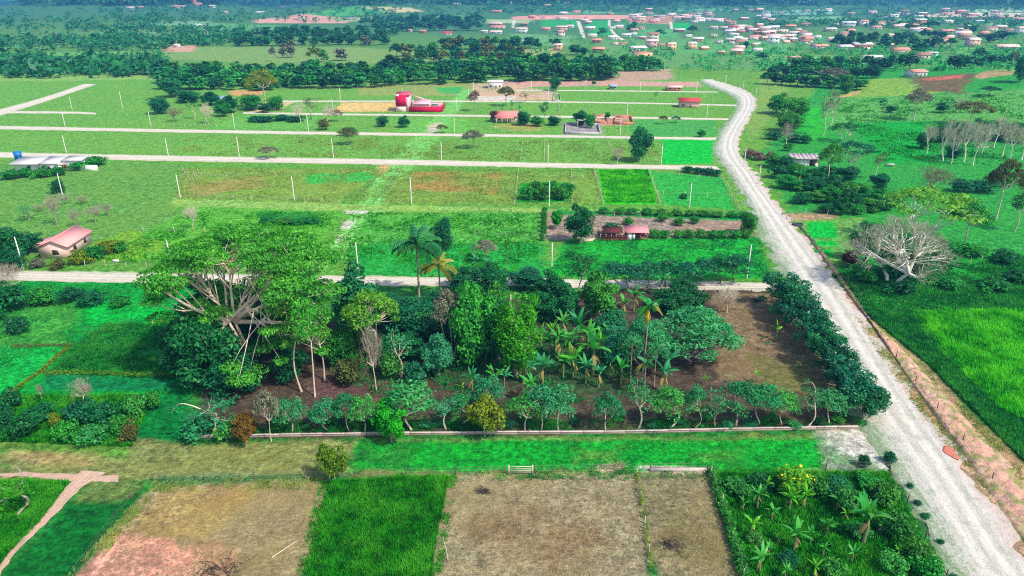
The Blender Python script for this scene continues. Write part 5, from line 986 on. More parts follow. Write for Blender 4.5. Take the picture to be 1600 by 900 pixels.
sw = MB().box(X0 + W_ - .355, X0 + W_, -.2, 6.2, -.3, 2.7)
obj('side_wall', sw.mesh('side_wall'), RED, cp); obj('far_side_wall', MB().box(X0 + W_ - .35, X0 + W_, 6.3, 15.4, -.3, 2.9).mesh('far_side_wall'), RED, cp)
obj('shed_roof', MB().box(X0 + W_ * .74, X0 + W_ * .88, 5, 10, 2.6, 2.8).mesh('shed_roof'), plain('dark_tile', S(110, 104, 100), .3, 2), cp)
for k in range(2): obj('shed_post', MB().box(X0 + W_ * (.75 + .12 * k), X0 + W_ * (.75 + .12 * k) + .15, 5.1, 5.25, -.1, 2.597).mesh('shed_post'), WOOD, cp)
obj('coping', MB().box(X0 + tw + 1.7, X0 + W_ - .36, -.3, .25, 2.703, 2.85).mesh('coping'), RROOF, cp)
# cottage with red roof, pink box house, white block, hut, shack, long low house, blue shed
def cottage(name, label, px, py, wpx, h, l, rh, wall, roof, rz=0, porch=False, win_n=2):
    b = G(px, py); w = px2m(b, wpx); t = thing(name, label, 'house', b, rz)
    obj('wall', gwall(w, l, h, rh).box(-w / 2 + .1, w / 2 - .1, -l / 2 + .1, l / 2 - .1, -.4, -.003).mesh('wall'), wall, t); obj('roof', gable(w, l, h, rh, .6).mesh('roof'), roof, t)
    for k in range(win_n): wi = obj('window', win, DARK, t, (-w * .32 + k * w * .64 / max(1, win_n - 1), -l / 2, 1.0))
    obj('door', dor, WOOD, t, (w * .06, -l / 2, 0)); obj('window', win, DARK, t, (w / 2, 0, 1.0), (0, 0, math.pi / 2))
    if porch:
        obj('porch_roof', slab(MB(), [(-w / 2, -l / 2 - 3, h - .7), (w / 2 - 2, -l / 2 - 3, h - .7), (w / 2 - 2, -l / 2, h - .3), (-w / 2, -l / 2, h - .3)], .12).mesh('porch_roof'), roof, t)
        for k in range(4): obj('post', MB().box(-.12, .12, -.12, .12, -.1, h - .85).mesh('post'), WM['cream'], t, (-w / 2 + .3 + k * (w - 2.6) / 3, -l / 2 - 2.8, 0))
    return t
cottage('cottage', 'cottage with red roof and porch beside dark trees above the second street', 791, 189, 34, 3.2, 8, 1.8, WM['cream'], plain('cottage_roof', S(214, 130, 122), .2, 1.2), .05, True)
cottage('box_house', 'small pale pink house with red roof alone beside the fourth street', 1076, 167, 30, 3.6, 8, 1.5, WM['pink'], RFM['rusty red'], -.12, False, 1)
cottage('white_house', 'white block house in front of the wood band', 774, 137, 22, 4.6, 9, .5, WM['white'], WM['white'], 0, False, 2)
cottage('blue_shed', 'little shed with pale blue roof under dark trees at left', 351, 160, 16, 2.4, 6, 1.4, WM['grey'], RFM['blue grey'], .2, False, 2)
cottage('roadside_barn', 'low barn with pale front on the dark slope at upper right', 1430, 119, 24, 3.4, 9, 1.2, WM['white'], RFM['terracotta'], .2, False, 2)
cottage('field_hut', 'low pinkish hut with flat roof by the fifth street', 1052, 141, 22, 2.4, 6, .6, WM['brick'], RFM['pale pink'], 0, False, 2)
cottage('tiny_shed', 'tiny blue-grey shed before the fallow field', 957, 139, 10, 2.2, 4, .6, WM['grey'], RFM['blue grey'], .1, False, 2)
# open hut with white roof on four posts
b = G(908, 197); w = px2m(b, 12); t = thing('open_hut', 'open hut with white flat roof beside the concrete foundation', 'hut', b)
obj('roof', MB().box(-w / 2 - .4, w / 2 + .4, -2.4, 2.4, 3.0, 3.25).mesh('roof'), WM['white'], t); obj('back_wall', MB().box(-w / 2 + .35, w / 2 - .35, 1.6, 1.8, -.2, 2.4).mesh('back_wall'), DARK, t)
for sx_ in (-1, 1):
    for sy in (-1, 1): obj('post', MB().box(-.14, .14, -.14, .14, -.2, 2.998).mesh('post'), WM['cream'], t, (sx_ * w / 2, sy * 2.1, 0))
def outline_wall(name, label, poly, h, th_, mat, cat):
    P = [G(*p) for p in poly]; t = thing(name, label, cat, P[0])
    for a, c in zip(P, P[1:] + P[:1]):
        d = (c - a); L_ = d.length - th_ * 1.02; o_ = obj('wall', MB().box(0, L_, -th_ / 2, th_ / 2, -.3, h).mesh('wall'), mat, t, a - P[0], (0, 0, math.atan2(d.y, d.x)))
    return t
outline_wall('foundation', 'unfinished grey concrete foundation walls beside the second cross street', [(883, 209), (938, 210), (934, 196), (884, 194)], 1.0, .4, WM['grey'], 'foundation')
outline_wall('brick_foundation', 'unfinished brick room walls right of the open hut', [(960, 194), (990, 195), (985, 184), (962, 184)], 1.3, .3, WM['brick'], 'foundation')
outline_wall('brick_ruin', 'low brick wall ruin between hut and brick room', [(930, 192), (950, 193), (946, 182), (932, 182)], .9, .3, WM['brick'], 'foundation')
outline_wall('small_concrete_yard', 'small grey concrete yard walls beside the fourth street', [(864, 158), (876, 158), (874, 147), (866, 147)], .7, .3, WM['grey'], 'foundation')
# red-roofed barn with plank yard
b = G(995, 376); s1 = px2m(b, 1); t = thing('red_barn', 'open barn with red roof and white door beside a plank yard', 'barn', b)
w = 33 * s1
obj('roof', slab(MB(), [(-w / 2 - .3, -.5, 2.35), (w / 2 + .3, -.5, 2.35), (w / 2 + .3, 3.6, 2.9), (-w / 2 - .3, 3.6, 2.9)], .1).mesh('roof'), plain('barn_roof_red', S(226, 138, 138), .14, 1.5), t)
obj('back_wall', MB().box(-w / 2, w / 2, 3.2, 3.35, -.1, 2.7).mesh('back_wall'), plain('barn_board', S(110, 56, 48), .3, 3), t)
for k in range(4): obj('post', MB().box(-.1, .1, -.1, .1, -.2, 2.3).mesh('post'), WOOD, t, (-w / 2 + .1 + k * (w - .2) / 3, 0, 0))
obj('door', MB().box(-w / 2 + .25, -w / 2 + 1.3, -.12, -.04, .1, 2.1).mesh('door'), WM['white'], t); obj('door', MB().box(-w / 2 + 1.5, -w / 2 + 2.2, -.12, -.04, .4, 1.9).mesh('door'), WM['white'], t)
for k in range(3): obj('rail', MB().box(-w / 2 + 2.3, w / 2, -.09, -.03, .4 + k * .5, .52 + k * .5).mesh('rail'), plain('barn_board', S(110, 56, 48), .3, 3), t)
y_ = thing('plank_yard', 'dark red plank cattle yard left of the red-roofed barn', 'yard', G(938, 376)); w = 42 * s1
BRD = plain('dark_red_plank', S(96, 44, 40), .3, 3)
for k in range(6): obj('post', MB().box(-.1, .1, -.1, .1, -.2, 1.7).mesh('post'), plain('bleached_post', S(206, 186, 168), .2, 3), y_, (k * w / 5, 0, 0))
for k in range(4): obj('plank', MB().box(0, w, -.16, -.105, .15 + k * .38, .4 + k * .38).mesh('plank'), BRD, y_)
for k in range(4): obj('plank', MB().box(-.03, .03, 0.2, 5, .15 + k * .38, .4 + k * .38).mesh('plank'), BRD, y_)
obj('lean_to_roof', slab(MB(), [(1, 1.2, 1.75), (w - 1, 1.2, 1.75), (w - 1, 4.6, 2.3), (1, 4.6, 2.3)], .1).mesh('lean_to_roof'), BRD, y_)
for k in range(3): obj('log', MB().tube([(-5.5 + k * .3, -1 + .8 * k, .12), (-2 + k * .4, -.6 + .9 * k, .2)], .14, 6).mesh('log', True), BARKP, y_)
# tin-roofed shack on the right
b = G(1254, 257); s1 = px2m(b, 1); w = 44 * s1; t = thing('shack', 'shabby white shack with rusty corrugated roof right of the main road', 'shack', b, -.12)
obj('wall', MB().box(-w * .38, w * .16, -2.4, 3, -.4, 2.5).mesh('wall'), WM['white'], t); obj('board_wall', MB().box(w * .16 + .003, w * .45, -1.6, 3, -.4, 2.3).mesh('board_wall'), WOOD, t)
TIN = plain('rusty_tin', S(176, 160, 156), .35, 1.2, .6)
for k in range(7):
    x0 = -w * .5 + k * w / 7 * 1.0; obj('roof_sheet', slab(MB(), [(x0, -3.2, 2.75 + .03 * (k % 2)), (x0 + w / 7 + .1, -3.2, 2.75 + .03 * (k % 2)), (x0 + w / 7 + .1, 3.4, 3.5 + .03 * (k % 2)), (x0, 3.4, 3.5 + .03 * (k % 2))], .06).mesh('roof_sheet'), TIN, t)
for k, x in enumerate((-.47, -.2, .1, .46)): obj('post', MB().box(-.08, .08, -.08, .08, -.4, 2.73).mesh('post'), WOOD, t, (w * x, -3.0, 0))
obj('door', MB().box(w * .2, w * .29, -1.68, -1.61, 0, 1.9).mesh('door'), DARK, t); obj('loose_panel', slab(MB(), [(w * .34, -3.4, .1), (w * .44, -3.4, .1), (w * .44, -3.0, 1.2), (w * .34, -3.0, 1.2)], .05).mesh('loose_panel'), WM['white'], t)
b = G(1390, 260); t = thing('trough', 'small grey cattle trough on the green slope', 'trough', b); obj('basin', MB().box(-1.5, 1.5, -.5, .5, .5, 1.0).mesh('basin'), WM['grey'], t)
for k in (-1.2, 1.2): obj('leg', MB().box(k - .1, k + .1, -.4, .4, -.1, .498).mesh('leg'), WM['grey'], t)
# long low house at left with a blue water tank
b = G(78, 268); s1 = px2m(b, 1); w = 110 * s1; t = thing('long_low_house', 'long low whitewashed house with several roofs beside the wide cross street', 'house', b, .04)
for nm, x0, x1, y0, y1, z1 in [('wall', -.5, -.12, 1, 8, 2.8), ('wall', -.12, .14, 0, 7, 3.0), ('wall', .14, .42, 2, 7, 3.6), ('yard_wall', .42, .66, .5, .8, 2.0)]:
    obj(nm, MB().box(x0 * w + .004, x1 * w, y0, y1, -.3, z1).mesh(nm), WM['white'], t)
for x0, x1, y0, y1, z0, z1 in [(-.54, -.125, -.5, 8.6, 2.85, 3.7), (-.125, .145, -.6, 7.6, 3.05, 3.9), (.15, .44, 1.4, 7.6, 3.65, 4.1)]:
    obj('roof', slab(MB(), [(x0 * w, y0, z0), (x1 * w, y0, z0), (x1 * w, y1, z1), (x0 * w, y1, z1)], .14).mesh('roof'), RFM['fibre grey'], t)
for x, y, z in [(-.3, 1, .9), (0, 0, .8), (.35, 2, 1.5)]: obj('window', win, DARK, t, (x * w, y, z))
obj('door', MB().box(-.9, .9, -.06, .04, 0, 2.2).mesh('door'), DARK, t, (-.06 * w, 0, 0))
BLU = plain('blue_plastic', S(30, 110, 170), .1, 2, .4, .4)
wt = thing('water_tank', 'blue water tank on a low tower behind the long low house', 'water tank', G(32, 258))
k = np.linspace(0, 2 * math.pi, 1)
obj('tower', MB().box(-.9, .9, -.9, .9, -.2, 3.2).mesh('tower'), plain('blue_paint', S(30, 90, 150), .15, 2), wt); tk = obj('tank', MB().tube([(0, 0, 3.203), (0, 0, 3.5), (0, 0, 4.9)], [1.15, 1.25, 1.4], 14).mesh('tank', True), BLU, wt); obj('lid', MB().tube([(0, 0, 4.9), (0, 0, 5.1), (0, 0, 5.3)], [1.45, 1.2, .35], 14).mesh('lid', True), BLU, tk)
# dead red bush beside it
put('ball', 100, 266, 256, 12, 'small red-flowering bush before the long low house', 'bush', 'bush', leaf=leafm('red_flowers', S(150, 20, 40), S(210, 50, 80), .2))

# ------------------------------------------------------------------ utility poles
CONC = plain('pole_concrete', S(214, 206, 196), .14, 1.5, objvar=.06); IRON = plain('dark_iron', S(70, 66, 64), .2, 3, .5)
PM = MB().tube([(0, 0, -.3), (0, 0, 3), (0, 0, 7)], [.17, .15, .11], 8).mesh('pole_shaft', True); CAP = MB().box(-.45, .45, -.05, .05, -.35, -.25).box(-.4, -.32, -.04, .04, -.248, -.1).box(.32, .4, -.04, .04, -.248, -.1).mesh('crossarm')
STREETS = [('along the pale street by the pink house', [(37, 420, 371), (267, 410, 376), (560, 427, 380), (862, 416, 380), (1167, 434, 384)]),
 ('along the lower grassy street', [(282, 310, 272), (460, 313, 276), (643, 318, 278), (858, 322, 284), (1077, 324, 286), (100, 313, 272)]),
 ('along the wide cross street', [(104, 239, 212), (263, 243, 217), (374, 244, 215), (521, 247, 217), (690, 250, 221), (856, 253, 225), (1033, 256, 227), (1185, 288, 258), (1162, 262, 232)]),
 ('along the second cross street', [(102, 198, 174), (236, 198, 175), (367, 202, 178), (482, 205, 180), (710, 208, 184), (969, 211, 184)]),
 ('along the third cross street', [(113, 172, 152), (192, 170, 144), (436, 172, 153), (520, 170, 154), (714, 175, 155), (857, 160, 139), (980, 180, 160), (1104, 184, 162)]),
 ('before the wood band', [(532, 156, 138), (629, 152, 139), (740, 157, 129), (732, 153, 138), (830, 144, 127), (915, 143, 125), (1000, 142, 127), (1088, 143, 127), (1133, 133, 117), (1161, 138, 124), (1181, 148, 138)])]
for nm, L_ in STREETS:
    for i, (x, y, tp) in E(L_):
        b = G(x, y); d = depth(b); h = (y - tp) * d / F_PX / math.cos(math.atan2(CAM_H, b.y))
        t = thing('utility_pole', f'pale concrete utility pole {nm}, {nth(i)}', 'utility pole', b, rnd.uniform(-.1, .1), 'utility poles')
        obj('shaft', PM, CONC, t, scale=(1.0, 1.0, h / 7)); obj('crossarm', CAP, IRON, t, (0, 0, h))

# ------------------------------------------------------------------ fences and the low wall
POST = [MB().tube([(0, 0, -.2), (.02 * k, .01, .8), (.03 * k, -.02 * k, 1.5)], [.085, .075, .06], 6).mesh('fence_post') for k in (-1, 0, 2)]
PW = plain('weathered_post', S(196, 184, 160), .25, 3, objvar=.2); PD = plain('dark_post', S(104, 92, 76), .25, 3, objvar=.2); WIRE = plain('wire_grey', S(120, 112, 104), .1, 3, .5)
rf_ = random.Random(17)
def fence(label, pts, step=4.0, h=1.0, mat=None, wires=3, name='wire_fence', r=1.0):
    P, n = resample([G(*p) for p in pts], step); t = thing(name, label, 'fence', P[0]); mat = mat or PW; wm = MB()
    for i in range(n):
        o_ = obj('post', rf_.choice(POST), mat, t, P[i] - P[0], (rf_.uniform(-.08, .08), rf_.uniform(-.08, .08), rf_.uniform(0, 6)), (r, r, h * rf_.uniform(.85, 1.12)))
    for k in range(wires):
        wm.tube(np.array([p - P[0] + [0, 0, (.4 + .45 * k) * h] for p in P]), .02, 3, False)
    if wires: obj('wire', wm.mesh('wire'), WIRE, t)
fence('post and wire fence along the near edge of the green lane', [(240, 752), (545, 747), (790, 740)], 5.5, .95, PD)
fence('post and wire fence along the green lane right of the small gate', [(835, 739), (990, 737), (1105, 735)], 5.0, .95, PD)
gt = thing('field_gate', 'small wooden rail gate in the fence of the green lane', 'gate', G(795, 741))
for k in range(2): obj('post', MB().box(-.08, .08, -.08, .08, -.2, 1.5).mesh('post'), PW, gt, (k * 3.2, 0, 0))
for k in range(4): obj('rail', MB().box(.085, 3.115, -.03, .03, .3 + .3 * k, .4 + .3 * k).mesh('rail'), PW, gt)
fence('white post fence below the pink house along the pale street', [(133, 416), (262, 419)], 3.4, 1.0)
fence('post fence across the left lot behind the white posts', [(225, 363), (320, 362)], 4.5, .9)
fence('old post fence along the brown-grassed lot above the lower grassy street', [(284, 308), (470, 314), (530, 318)], 5, .85)
fence('old post fence inside the lot left of the grass street', [(286, 276), (420, 275), (460, 274)], 5, .85)
fence('leaning post fence along the left edge of the lot under the overlay of shrubs', [(283, 262), (300, 288), (310, 270)], 4, .9)
fence('post fence on the right side of the grass street', [(628, 268), (584, 318)], 5, .9, PD)
fence('post fence on the left side of the grass street', [(598, 270), (550, 318)], 5, .9, PD)
fence('fence line left of the thicket lot', [(810, 267), (804, 320)], 3.2, .95)
fence('fence line right of the thicket lot', [(893, 267), (894, 319)], 3.2, .95)
fence('fence line left of the bright green lot', [(928, 265), (942, 319)], 2.6, .95)
fence('fence line right of the bright green lot', [(1012, 266), (1032, 320)], 2.6, .95)
fence('post fence across the lot beside the main road, upper line', [(1030, 272), (1126, 280)], 5, .85)
fence('post fence across the lot beside the main road, lower line', [(1036, 304), (1140, 307)], 5, .85)
fence('fence along the left edge of the main road beside the lots', [(1126, 276), (1160, 338)], 3.0, .9)
fence('fence left of centre above the wide cross street', [(851, 222), (850, 253)], 3.5, .95)
fence('fence crossing the lots above the wide cross street at right', [(945, 214), (958, 240)], 4.0, .95)
fence('fence left of the vivid green lot above the wide cross street', [(978, 214), (1000, 254)], 4.0, .95)
fence('short fence in the lot between the two cross streets', [(816, 222), (813, 250)], 5, .9)
fence('fence crossing the lots from the third to the fourth street', [(872, 160), (876, 190)], 4, 1.1)
fence('white post fence above the second cross street at far left', [(256, 197), (338, 198)], 4, 1.0)
fence('white post fence around the sandy lot', [(520, 160), (622, 162)], 5, .9)
fence('post fence below the sandy lot', [(535, 176), (620, 176)], 5, .9)
fence('fence along the front of the wood band', [(430, 141), (560, 138), (700, 133)], 8, .9)
fence('white post fence above the third street in the centre', [(735, 170), (800, 172)], 5, .9)
fence('post fence at the upper edge of the lots above the coconut palm', [(745, 330), (800, 331)], 4.5, .9)
fence('post fence in the lot above the orchard', [(742, 368), (840, 372)], 4.5, .9)
fence('post fence along the far side of the bare lot', [(880, 336), (1000, 338)], 5, .9)
fence('post fence under the hedge right of the barn', [(1022, 371), (1100, 372)], 4, .9)
fence('post fence at the near edge of the thicket right of the road', [(1222, 336), (1328, 335)], 4.5, 1.0)
fence('dark post fence on the right bank of the main road', [(1222, 336), (1262, 372), (1290, 412), (1310, 432), (1345, 466)], 3.4, .95, PD)
fence('dark post fence on the earth bank at the lower right', [(1400, 560), (1470, 650), (1545, 745), (1600, 820)], 6.5, 1.0, PD)
fence('white post fence on the crest of the right pasture', [(1400, 153), (1480, 150), (1560, 142)], 7, .9)
fence('short white stakes in the green field at right', [(1515, 414), (1545, 404), (1592, 396)], 3.5, 1.1, None, 0)
fence('white posts between dry lot and banana plot', [(1110, 745), (1130, 800), (1150, 862), (1160, 905)], 4, 1.1)
fence('dark post fence at the road side of the banana plot', [(1290, 735), (1388, 738)], 3.6, 1.2, PD)
fence('post and wire fence between banana plot and main road', [(1390, 740), (1430, 812), (1476, 905)], 4.5, 1.0, PD)
fence('fence posts in front of the orchard corner at left', [(300, 690), (330, 610)], 4, .9, PD)
fence('post fence along the footpath side of the dry lot', [(205, 780), (165, 838), (118, 900)], 5, .9, PD)
fence('post fence at the back of the orchard by the pale street', [(950, 458), (1090, 460), (1210, 458)], 4, .9, PD)
# vine-covered wire fence between the dry lots
P, n = resample([G(995, 742), G(1008, 820), G(1021, 905)], .5); t = thing('vine_fence', 'thin wire fence overgrown with yellow-green vine between the dry lots', 'fence', P[0]); r = np.random.RandomState(3); C = []
c = np.repeat(P - P[0], 16, 0) + r.normal(0, 1, (n * 16, 3)) * np.array([.12, .12, .2]) + [0, 0, .55]; keep = np.repeat(vnoise(np.arange(n) * .45, np.zeros(n), 4) > .28, 16)
obj('vine', MB().cards(leaf_cards(r, c[keep], np.tile([[0, 0, 1.]], (keep.sum(), 1)), .24, .15)).mesh('vine'), LY, t)
for k in range(0, n, 9): obj('post', POST[k % 3], PW, t, P[k] - P[0], (0, 0, 0), (.8, .8, .75))
# hedge of climbers between the dry lot and the banana plot
P, n = resample([G(1109, 738), G(1135, 820), G(1163, 912)], .4); t = thing('climber_hedge', 'narrow dark hedge between the right dry lot and the banana plot', 'hedge', P[0])
c = np.repeat(P - P[0], 60, 0) + r.normal(0, 1, (n * 60, 3)) * np.array([.3, .3, .4]) + [.2, 0, .6]; c[:, 2] = np.abs(c[:, 2])
obj('foliage', MB().cards(leaf_cards(r, c, np.tile([[-.2, -.3, 1.]], (len(c), 1)), .3, .18)).mesh('hedge'), LG, t)
for pts, lb in [([(0, 626), (60, 584), (110, 540)], 'narrow weedy ditch edge running through the left green field'), ([(66, 583), (150, 584), (280, 588)], 'narrow weedy ditch edge crossing the left green field'), ([(20, 542), (112, 540)], 'pale weedy ditch edge at the back of the left green field')]:
    P, n = resample([G(*q) for q in pts], .35); t = thing('weed_strip', lb, 'weeds', P[0]); c = np.repeat(P - P[0], 26, 0) + r.normal(0, 1, (n * 26, 3)) * np.array([.25, .35, .16]) + [0, 0, .2]; c[:, 2] = np.abs(c[:, 2])
    obj('foliage', MB().cards(leaf_cards(r, c, np.tile([[0, 0, 1.]], (len(c), 1)), .26, .14)).mesh('weed_strip'), LO if 'pale' in lb else LY, t)
b = G(1238, 772); t = thing('flowering_bush', 'big-leaved bush with yellow flowers at the back of the banana plot', 'bush', b); k_ = K['ball'][1]
obj('stem', k_['t'], BARKD, t, scale=(.8, .8, .8)); obj('foliage', k_['c'], LBY, t, scale=(.85, .85, .75))
c = r.normal(0, 1, (22, 3)); c /= np.linalg.norm(c, axis=1)[:, None]; c[:, 2] = np.abs(c[:, 2]); c = c * [2.4, 2.4, 1.9] + [0, 0, 2.2]
obj('flowers', MB().cards(leaf_cards(r, c, c * .3, .38, .3)).mesh('flowers'), plain('yellow_petal', S(236, 196, 30), .1, 3), t)
# the low orchard wall: separate lengths of coping on a masonry wall
P, n = resample([G(300, 684), G(640, 679), G(960, 677), G(1340, 669)], 3.0); t = thing('low_wall', 'long low pale masonry wall along the front of the orchard', 'wall', P[0])
LW = plain('orchard_wall', S(150, 130, 118), .3, 1.2, objvar=.15); LC = plain('wall_coping', S(196, 178, 166), .25, 1.5, objvar=.12)
wl = MB().box(0, 1, -.11, .11, -.2, .34).mesh('wall_length'); cpg = MB().box(0, 1, -.17, .17, .343, .43).mesh('coping')
for a, c in zip(P, P[1:]):
    d = c - a; Ln = float(np.linalg.norm(d)); rz = math.atan2(d[1], d[0])
    obj('wall_length', wl, LW, t, a - P[0], (0, 0, rz), (Ln - .04, 1, rf_.uniform(.85, 1.1))); obj('coping', cpg, LC, t, a - P[0] + [0, 0, rf_.uniform(0, .06)], (0, 0, rz), (Ln - .05, 1, 1))
b = G(1108, 736); t = thing('corner_wall', 'short white corner wall at the top of the right dry lot', 'wall', b)
obj('wall', MB().box(-8, .3, -.15, .15, -.2, .5).mesh('corner_wall'), LC, t); obj('wall', MB().box(0, .3, -2.2, -.155, -.2, .7).mesh('corner_wall'), LC, t)
# small sign, posts, poles lying about, car, ruts
b = G(183, 416); t = thing('sign', 'small white sign on a post before the pink house', 'sign', b); obj('post', MB().box(-.06, .06, -.05, .05, -.2, 1.3).mesh('post'), PW, t); obj('board', MB().box(-.75, .75, -.09, -.054, 1.1, 1.7).mesh('board'), WM['white'], t)
b = G(700, 876); t = thing('leaning_stake', 'thin white stake standing in the middle dry lot', 'stake', b); obj('stake', MB().tube([(0, 0, -.1), (-.15, .1, 1.5), (-.5, .3, 3.2)], [.06, .05, .02], 6).mesh('stake', True), PW, t)
b = G(425, 872); t = thing('fallen_pole', 'pale pole lying on the lower left dry lot', 'pole', b); obj('pole', MB().tube([(0, 0, .1), (1.3, 1.6, .12), (2.2, 2.7, .1)], [.06, .055, .045], 6).mesh('pole', True), BARKP, t)
for i, (x, y, w, lb) in enumerate([(345, 893, 3.2, 'dark heap of cut branches on the lower left dry lot'), (757, 769, 1.0, 'small burnt heap in the middle dry lot'), (1050, 853, 1.6, 'grey heap of ash and twigs in the right dry lot'), (1182, 470, 1.6, 'dark stump heap by the pale street behind the orchard')]):
    b = G(x, y); r = np.random.RandomState(i); t = thing('brush_heap', lb, 'heap', b); C = MB()
    for k in range(70):
        a = r.uniform(0, 6.28); p0 = np.array([r.normal(0, w * .35), r.normal(0, w * .3), abs(r.normal(0, .12)) + .05]); d = np.array([math.cos(a), math.sin(a), r.uniform(-.1, .5)]) * r.uniform(.3, .8) * min(w, 2.2)
        C.tube([p0, p0 + d * .5 + [0, 0, .06], p0 + d], [.035, .03, .012], 3)
    obj('branches', C.mesh('heap'), plain('burnt_twig', S(74, 66, 62), .35, 3), t)
b = G(1246, 352); t = thing('cattle_trough', 'dark oval cattle trough beyond the road fence at right', 'trough', b, .1); TRG = plain('dark_rubber', S(44, 46, 54), .2, 2, .5, .4)
th_ = np.linspace(0, 2 * math.pi, 21); ring = np.stack([1.35 * np.cos(th_), .8 * np.sin(th_), np.full(21, .3)], 1)
obj('rim', MB().tube(ring, .26, 8, False).mesh('rim', True), TRG, t); obj('basin', MB().tube([(0, 0, -.05), (0, 0, .12)], [.9, .9], 16).mesh('basin'), WM['grey'], t, scale=(1.3, .78, 1))
# far earth mounds at the town's brickfield
for i, (x, y, w) in E([(838, 29, 14), (854, 29, 20), (876, 29, 18), (920, 29, 16)]):
    b = G(x, y); R_ = px2m(b, w) / 2; tag(obj('earth_mound', MB().tube([(0, 0, -3), (0, 0, 1.5), (0, 0, 4), (0, 0, 5.4)], [R_, R_ * .9, R_ * .55, R_ * .15], 12).mesh('mound', True), plain('red_earth', S(206, 142, 122), .2, .4), None, b), f'pinkish earth mound on the bare strip above the town, {nth(i)} of four', 'mound', 'earth mounds')

# ------------------------------------------------------------------ growth nobody could count
def scatter(poly, n, seed, hole=None):
    P = np.array(W(poly)); r = np.random.RandomState(seed); X = r.uniform(P[:, 0].min(), P[:, 0].max(), n * 3); Y = r.uniform(P[:, 1].min(), P[:, 1].max(), n * 3)
    k = inside(P, X, Y) > .15; return np.stack([X[k], Y[k]], 1)[:n], r
def grass(name, label, poly, n, h, w, mat, seed, blades=4, spread=.22, patch=None):
    XY, r = scatter(poly, n, seed)
    if patch: XY = XY[sstep(patch[1] - .16, patch[1] + .2, fbm(XY[:, 0] / patch[0], XY[:, 1] / patch[0], seed, 4)) > r.uniform(0, 1, len(XY))]
    m_ = len(XY); V = []; hh = h * (.55 + .9 * fbm(XY[:, 0] / 3, XY[:, 1] / 3, seed + 5))
    Z = zt(XY[:, 0], XY[:, 1]); base = np.concatenate([XY, Z[:, None]], 1)
    for k in range(blades):
        a = r.uniform(0, 6.28, m_); o_ = np.stack([np.cos(a), np.sin(a), np.zeros(m_)], 1); b0 = base + o_ * (r.uniform(0, spread, m_))[:, None]
        s = np.stack([-np.sin(a), np.cos(a), np.zeros(m_)], 1) * w; H_ = (hh * r.uniform(.6, 1.2, m_))[:, None]
        tip = b0 + o_ * H_ * r.uniform(.2, .8, m_)[:, None] + np.array([0, 0, 1.]) * H_; b0 = b0 - np.array([0, 0, .04])
        V.append(np.stack([b0 - s, b0 + s, tip], 1))
    V = np.concatenate(V).reshape(-1, 3)
    return tag(obj(name, mesh_from(name, V, None, np.arange(len(V)).reshape(-1, 3)), mat), label, 'grass', None, 'stuff')
GV = grassm('grass_vivid', S(10, 100, 10), S(44, 164, 18), S(96, 184, 40)); GB = grassm('grass_bright', S(20, 146, 10), S(74, 212, 16), S(130, 226, 40), .4); GD = grassm('grass_deep', S(12, 104, 34), S(38, 152, 48), S(80, 172, 56), .35)
GO = grassm('grass_olive', S(116, 146, 60), S(150, 178, 80), S(176, 176, 100)); GS = grassm('straw', S(130, 118, 80), S(190, 176, 132), S(206, 192, 150), .2); GT = grassm('grass_teal', S(14, 120, 52), S(40, 160, 70), S(84, 172, 70))
grass('tall_grass', 'tall lush green grass filling the plot between the dry lots', [(516, 754), (700, 744), (670, 915), (474, 915)], 15000, .7, .085, GV, 1)
grass('undergrowth', 'deep green undergrowth among the bananas at bottom right', [(1114, 740), (1388, 740), (1476, 915), (1164, 915)], 15000, .6, .085, GV, 2)
grass('tall_grass', 'bright tall grass in the field right of the main road', [(1420, 490), (1680, 485), (1680, 700), (1560, 640), (1460, 545)], 16000, .95, .12, GB, 3, patch=(9, .36))
grass('tall_grass', 'deep green grass beside the earth bank right of the road', [(1345, 484), (1440, 488), (1470, 545), (1570, 645), (1680, 710), (1680, 790), (1600, 722), (1450, 570)], 11000, .8, .11, GD, 4)
grass('meadow_grass', 'dark green meadow grass around the great grey tree', [(1295, 428), (1680, 395), (1680, 510), (1380, 515)], 14000, .6, .11, GD, 5, patch=(8, .4))
grass('tall_grass', 'vivid lush grass of the bright lot above the bare lot', [(937, 266), (1014, 266), (1025, 317), (946, 317)], 6000, .6, .16, GB, 6)
grass('meadow_grass', 'tussocky green grass of the left field', [(115, 542), (160, 505), (275, 505), (290, 595), (75, 584)], 9000, .4, .09, GD, 7, patch=(3.5, .46))
grass('undergrowth', 'rank growth under the overgrown left hedge', [(-20, 618), (240, 618), (206, 700), (-20, 690)], 9000, .6, .09, GV, 8)
grass('meadow_grass', 'short green grass beside the footpath at bottom left', [(-20, 750), (110, 752), (62, 818), (-20, 900)], 6000, .4, .06, GV, 9)
grass('meadow_grass', 'scattered olive weeds in the lots between the streets', [(280, 262), (930, 264), (940, 322), (270, 312)], 15000, .4, .12, GO, 10, patch=(6, .5))
grass('meadow_grass', 'rough green weeds in the lots above the orchard', [(300, 330), (842, 334), (842, 436), (140, 410)], 16000, .45, .11, GV, 11, patch=(5, .5))
grass('meadow_grass', 'green weeds of the lot in front of the barn', [(890, 376), (1188, 372), (1204, 436), (852, 432)], 7000, .4, .1, GT, 12, patch=(5, .47))
grass('straw_litter', 'straw and dry stalks littering the lower left dry lot', [(240, 762), (512, 754), (476, 915), (150, 915)], 9000, .12, .05, GS, 13, 3, .4, (4, .45))
grass('straw_litter', 'straw and dry stalks littering the two dry lots', [(704, 745), (1104, 740), (1158, 915), (672, 915)], 13000, .12, .05, GS, 14, 3, .4, (4, .45))
grass('bank_weeds', 'dry stalks and weeds on the earth bank right of the road', [(1330, 490), (1450, 572), (1600, 728), (1600, 830), (1480, 700), (1400, 600)], 6000, .3, .06, GO, 15, patch=(3, .5))
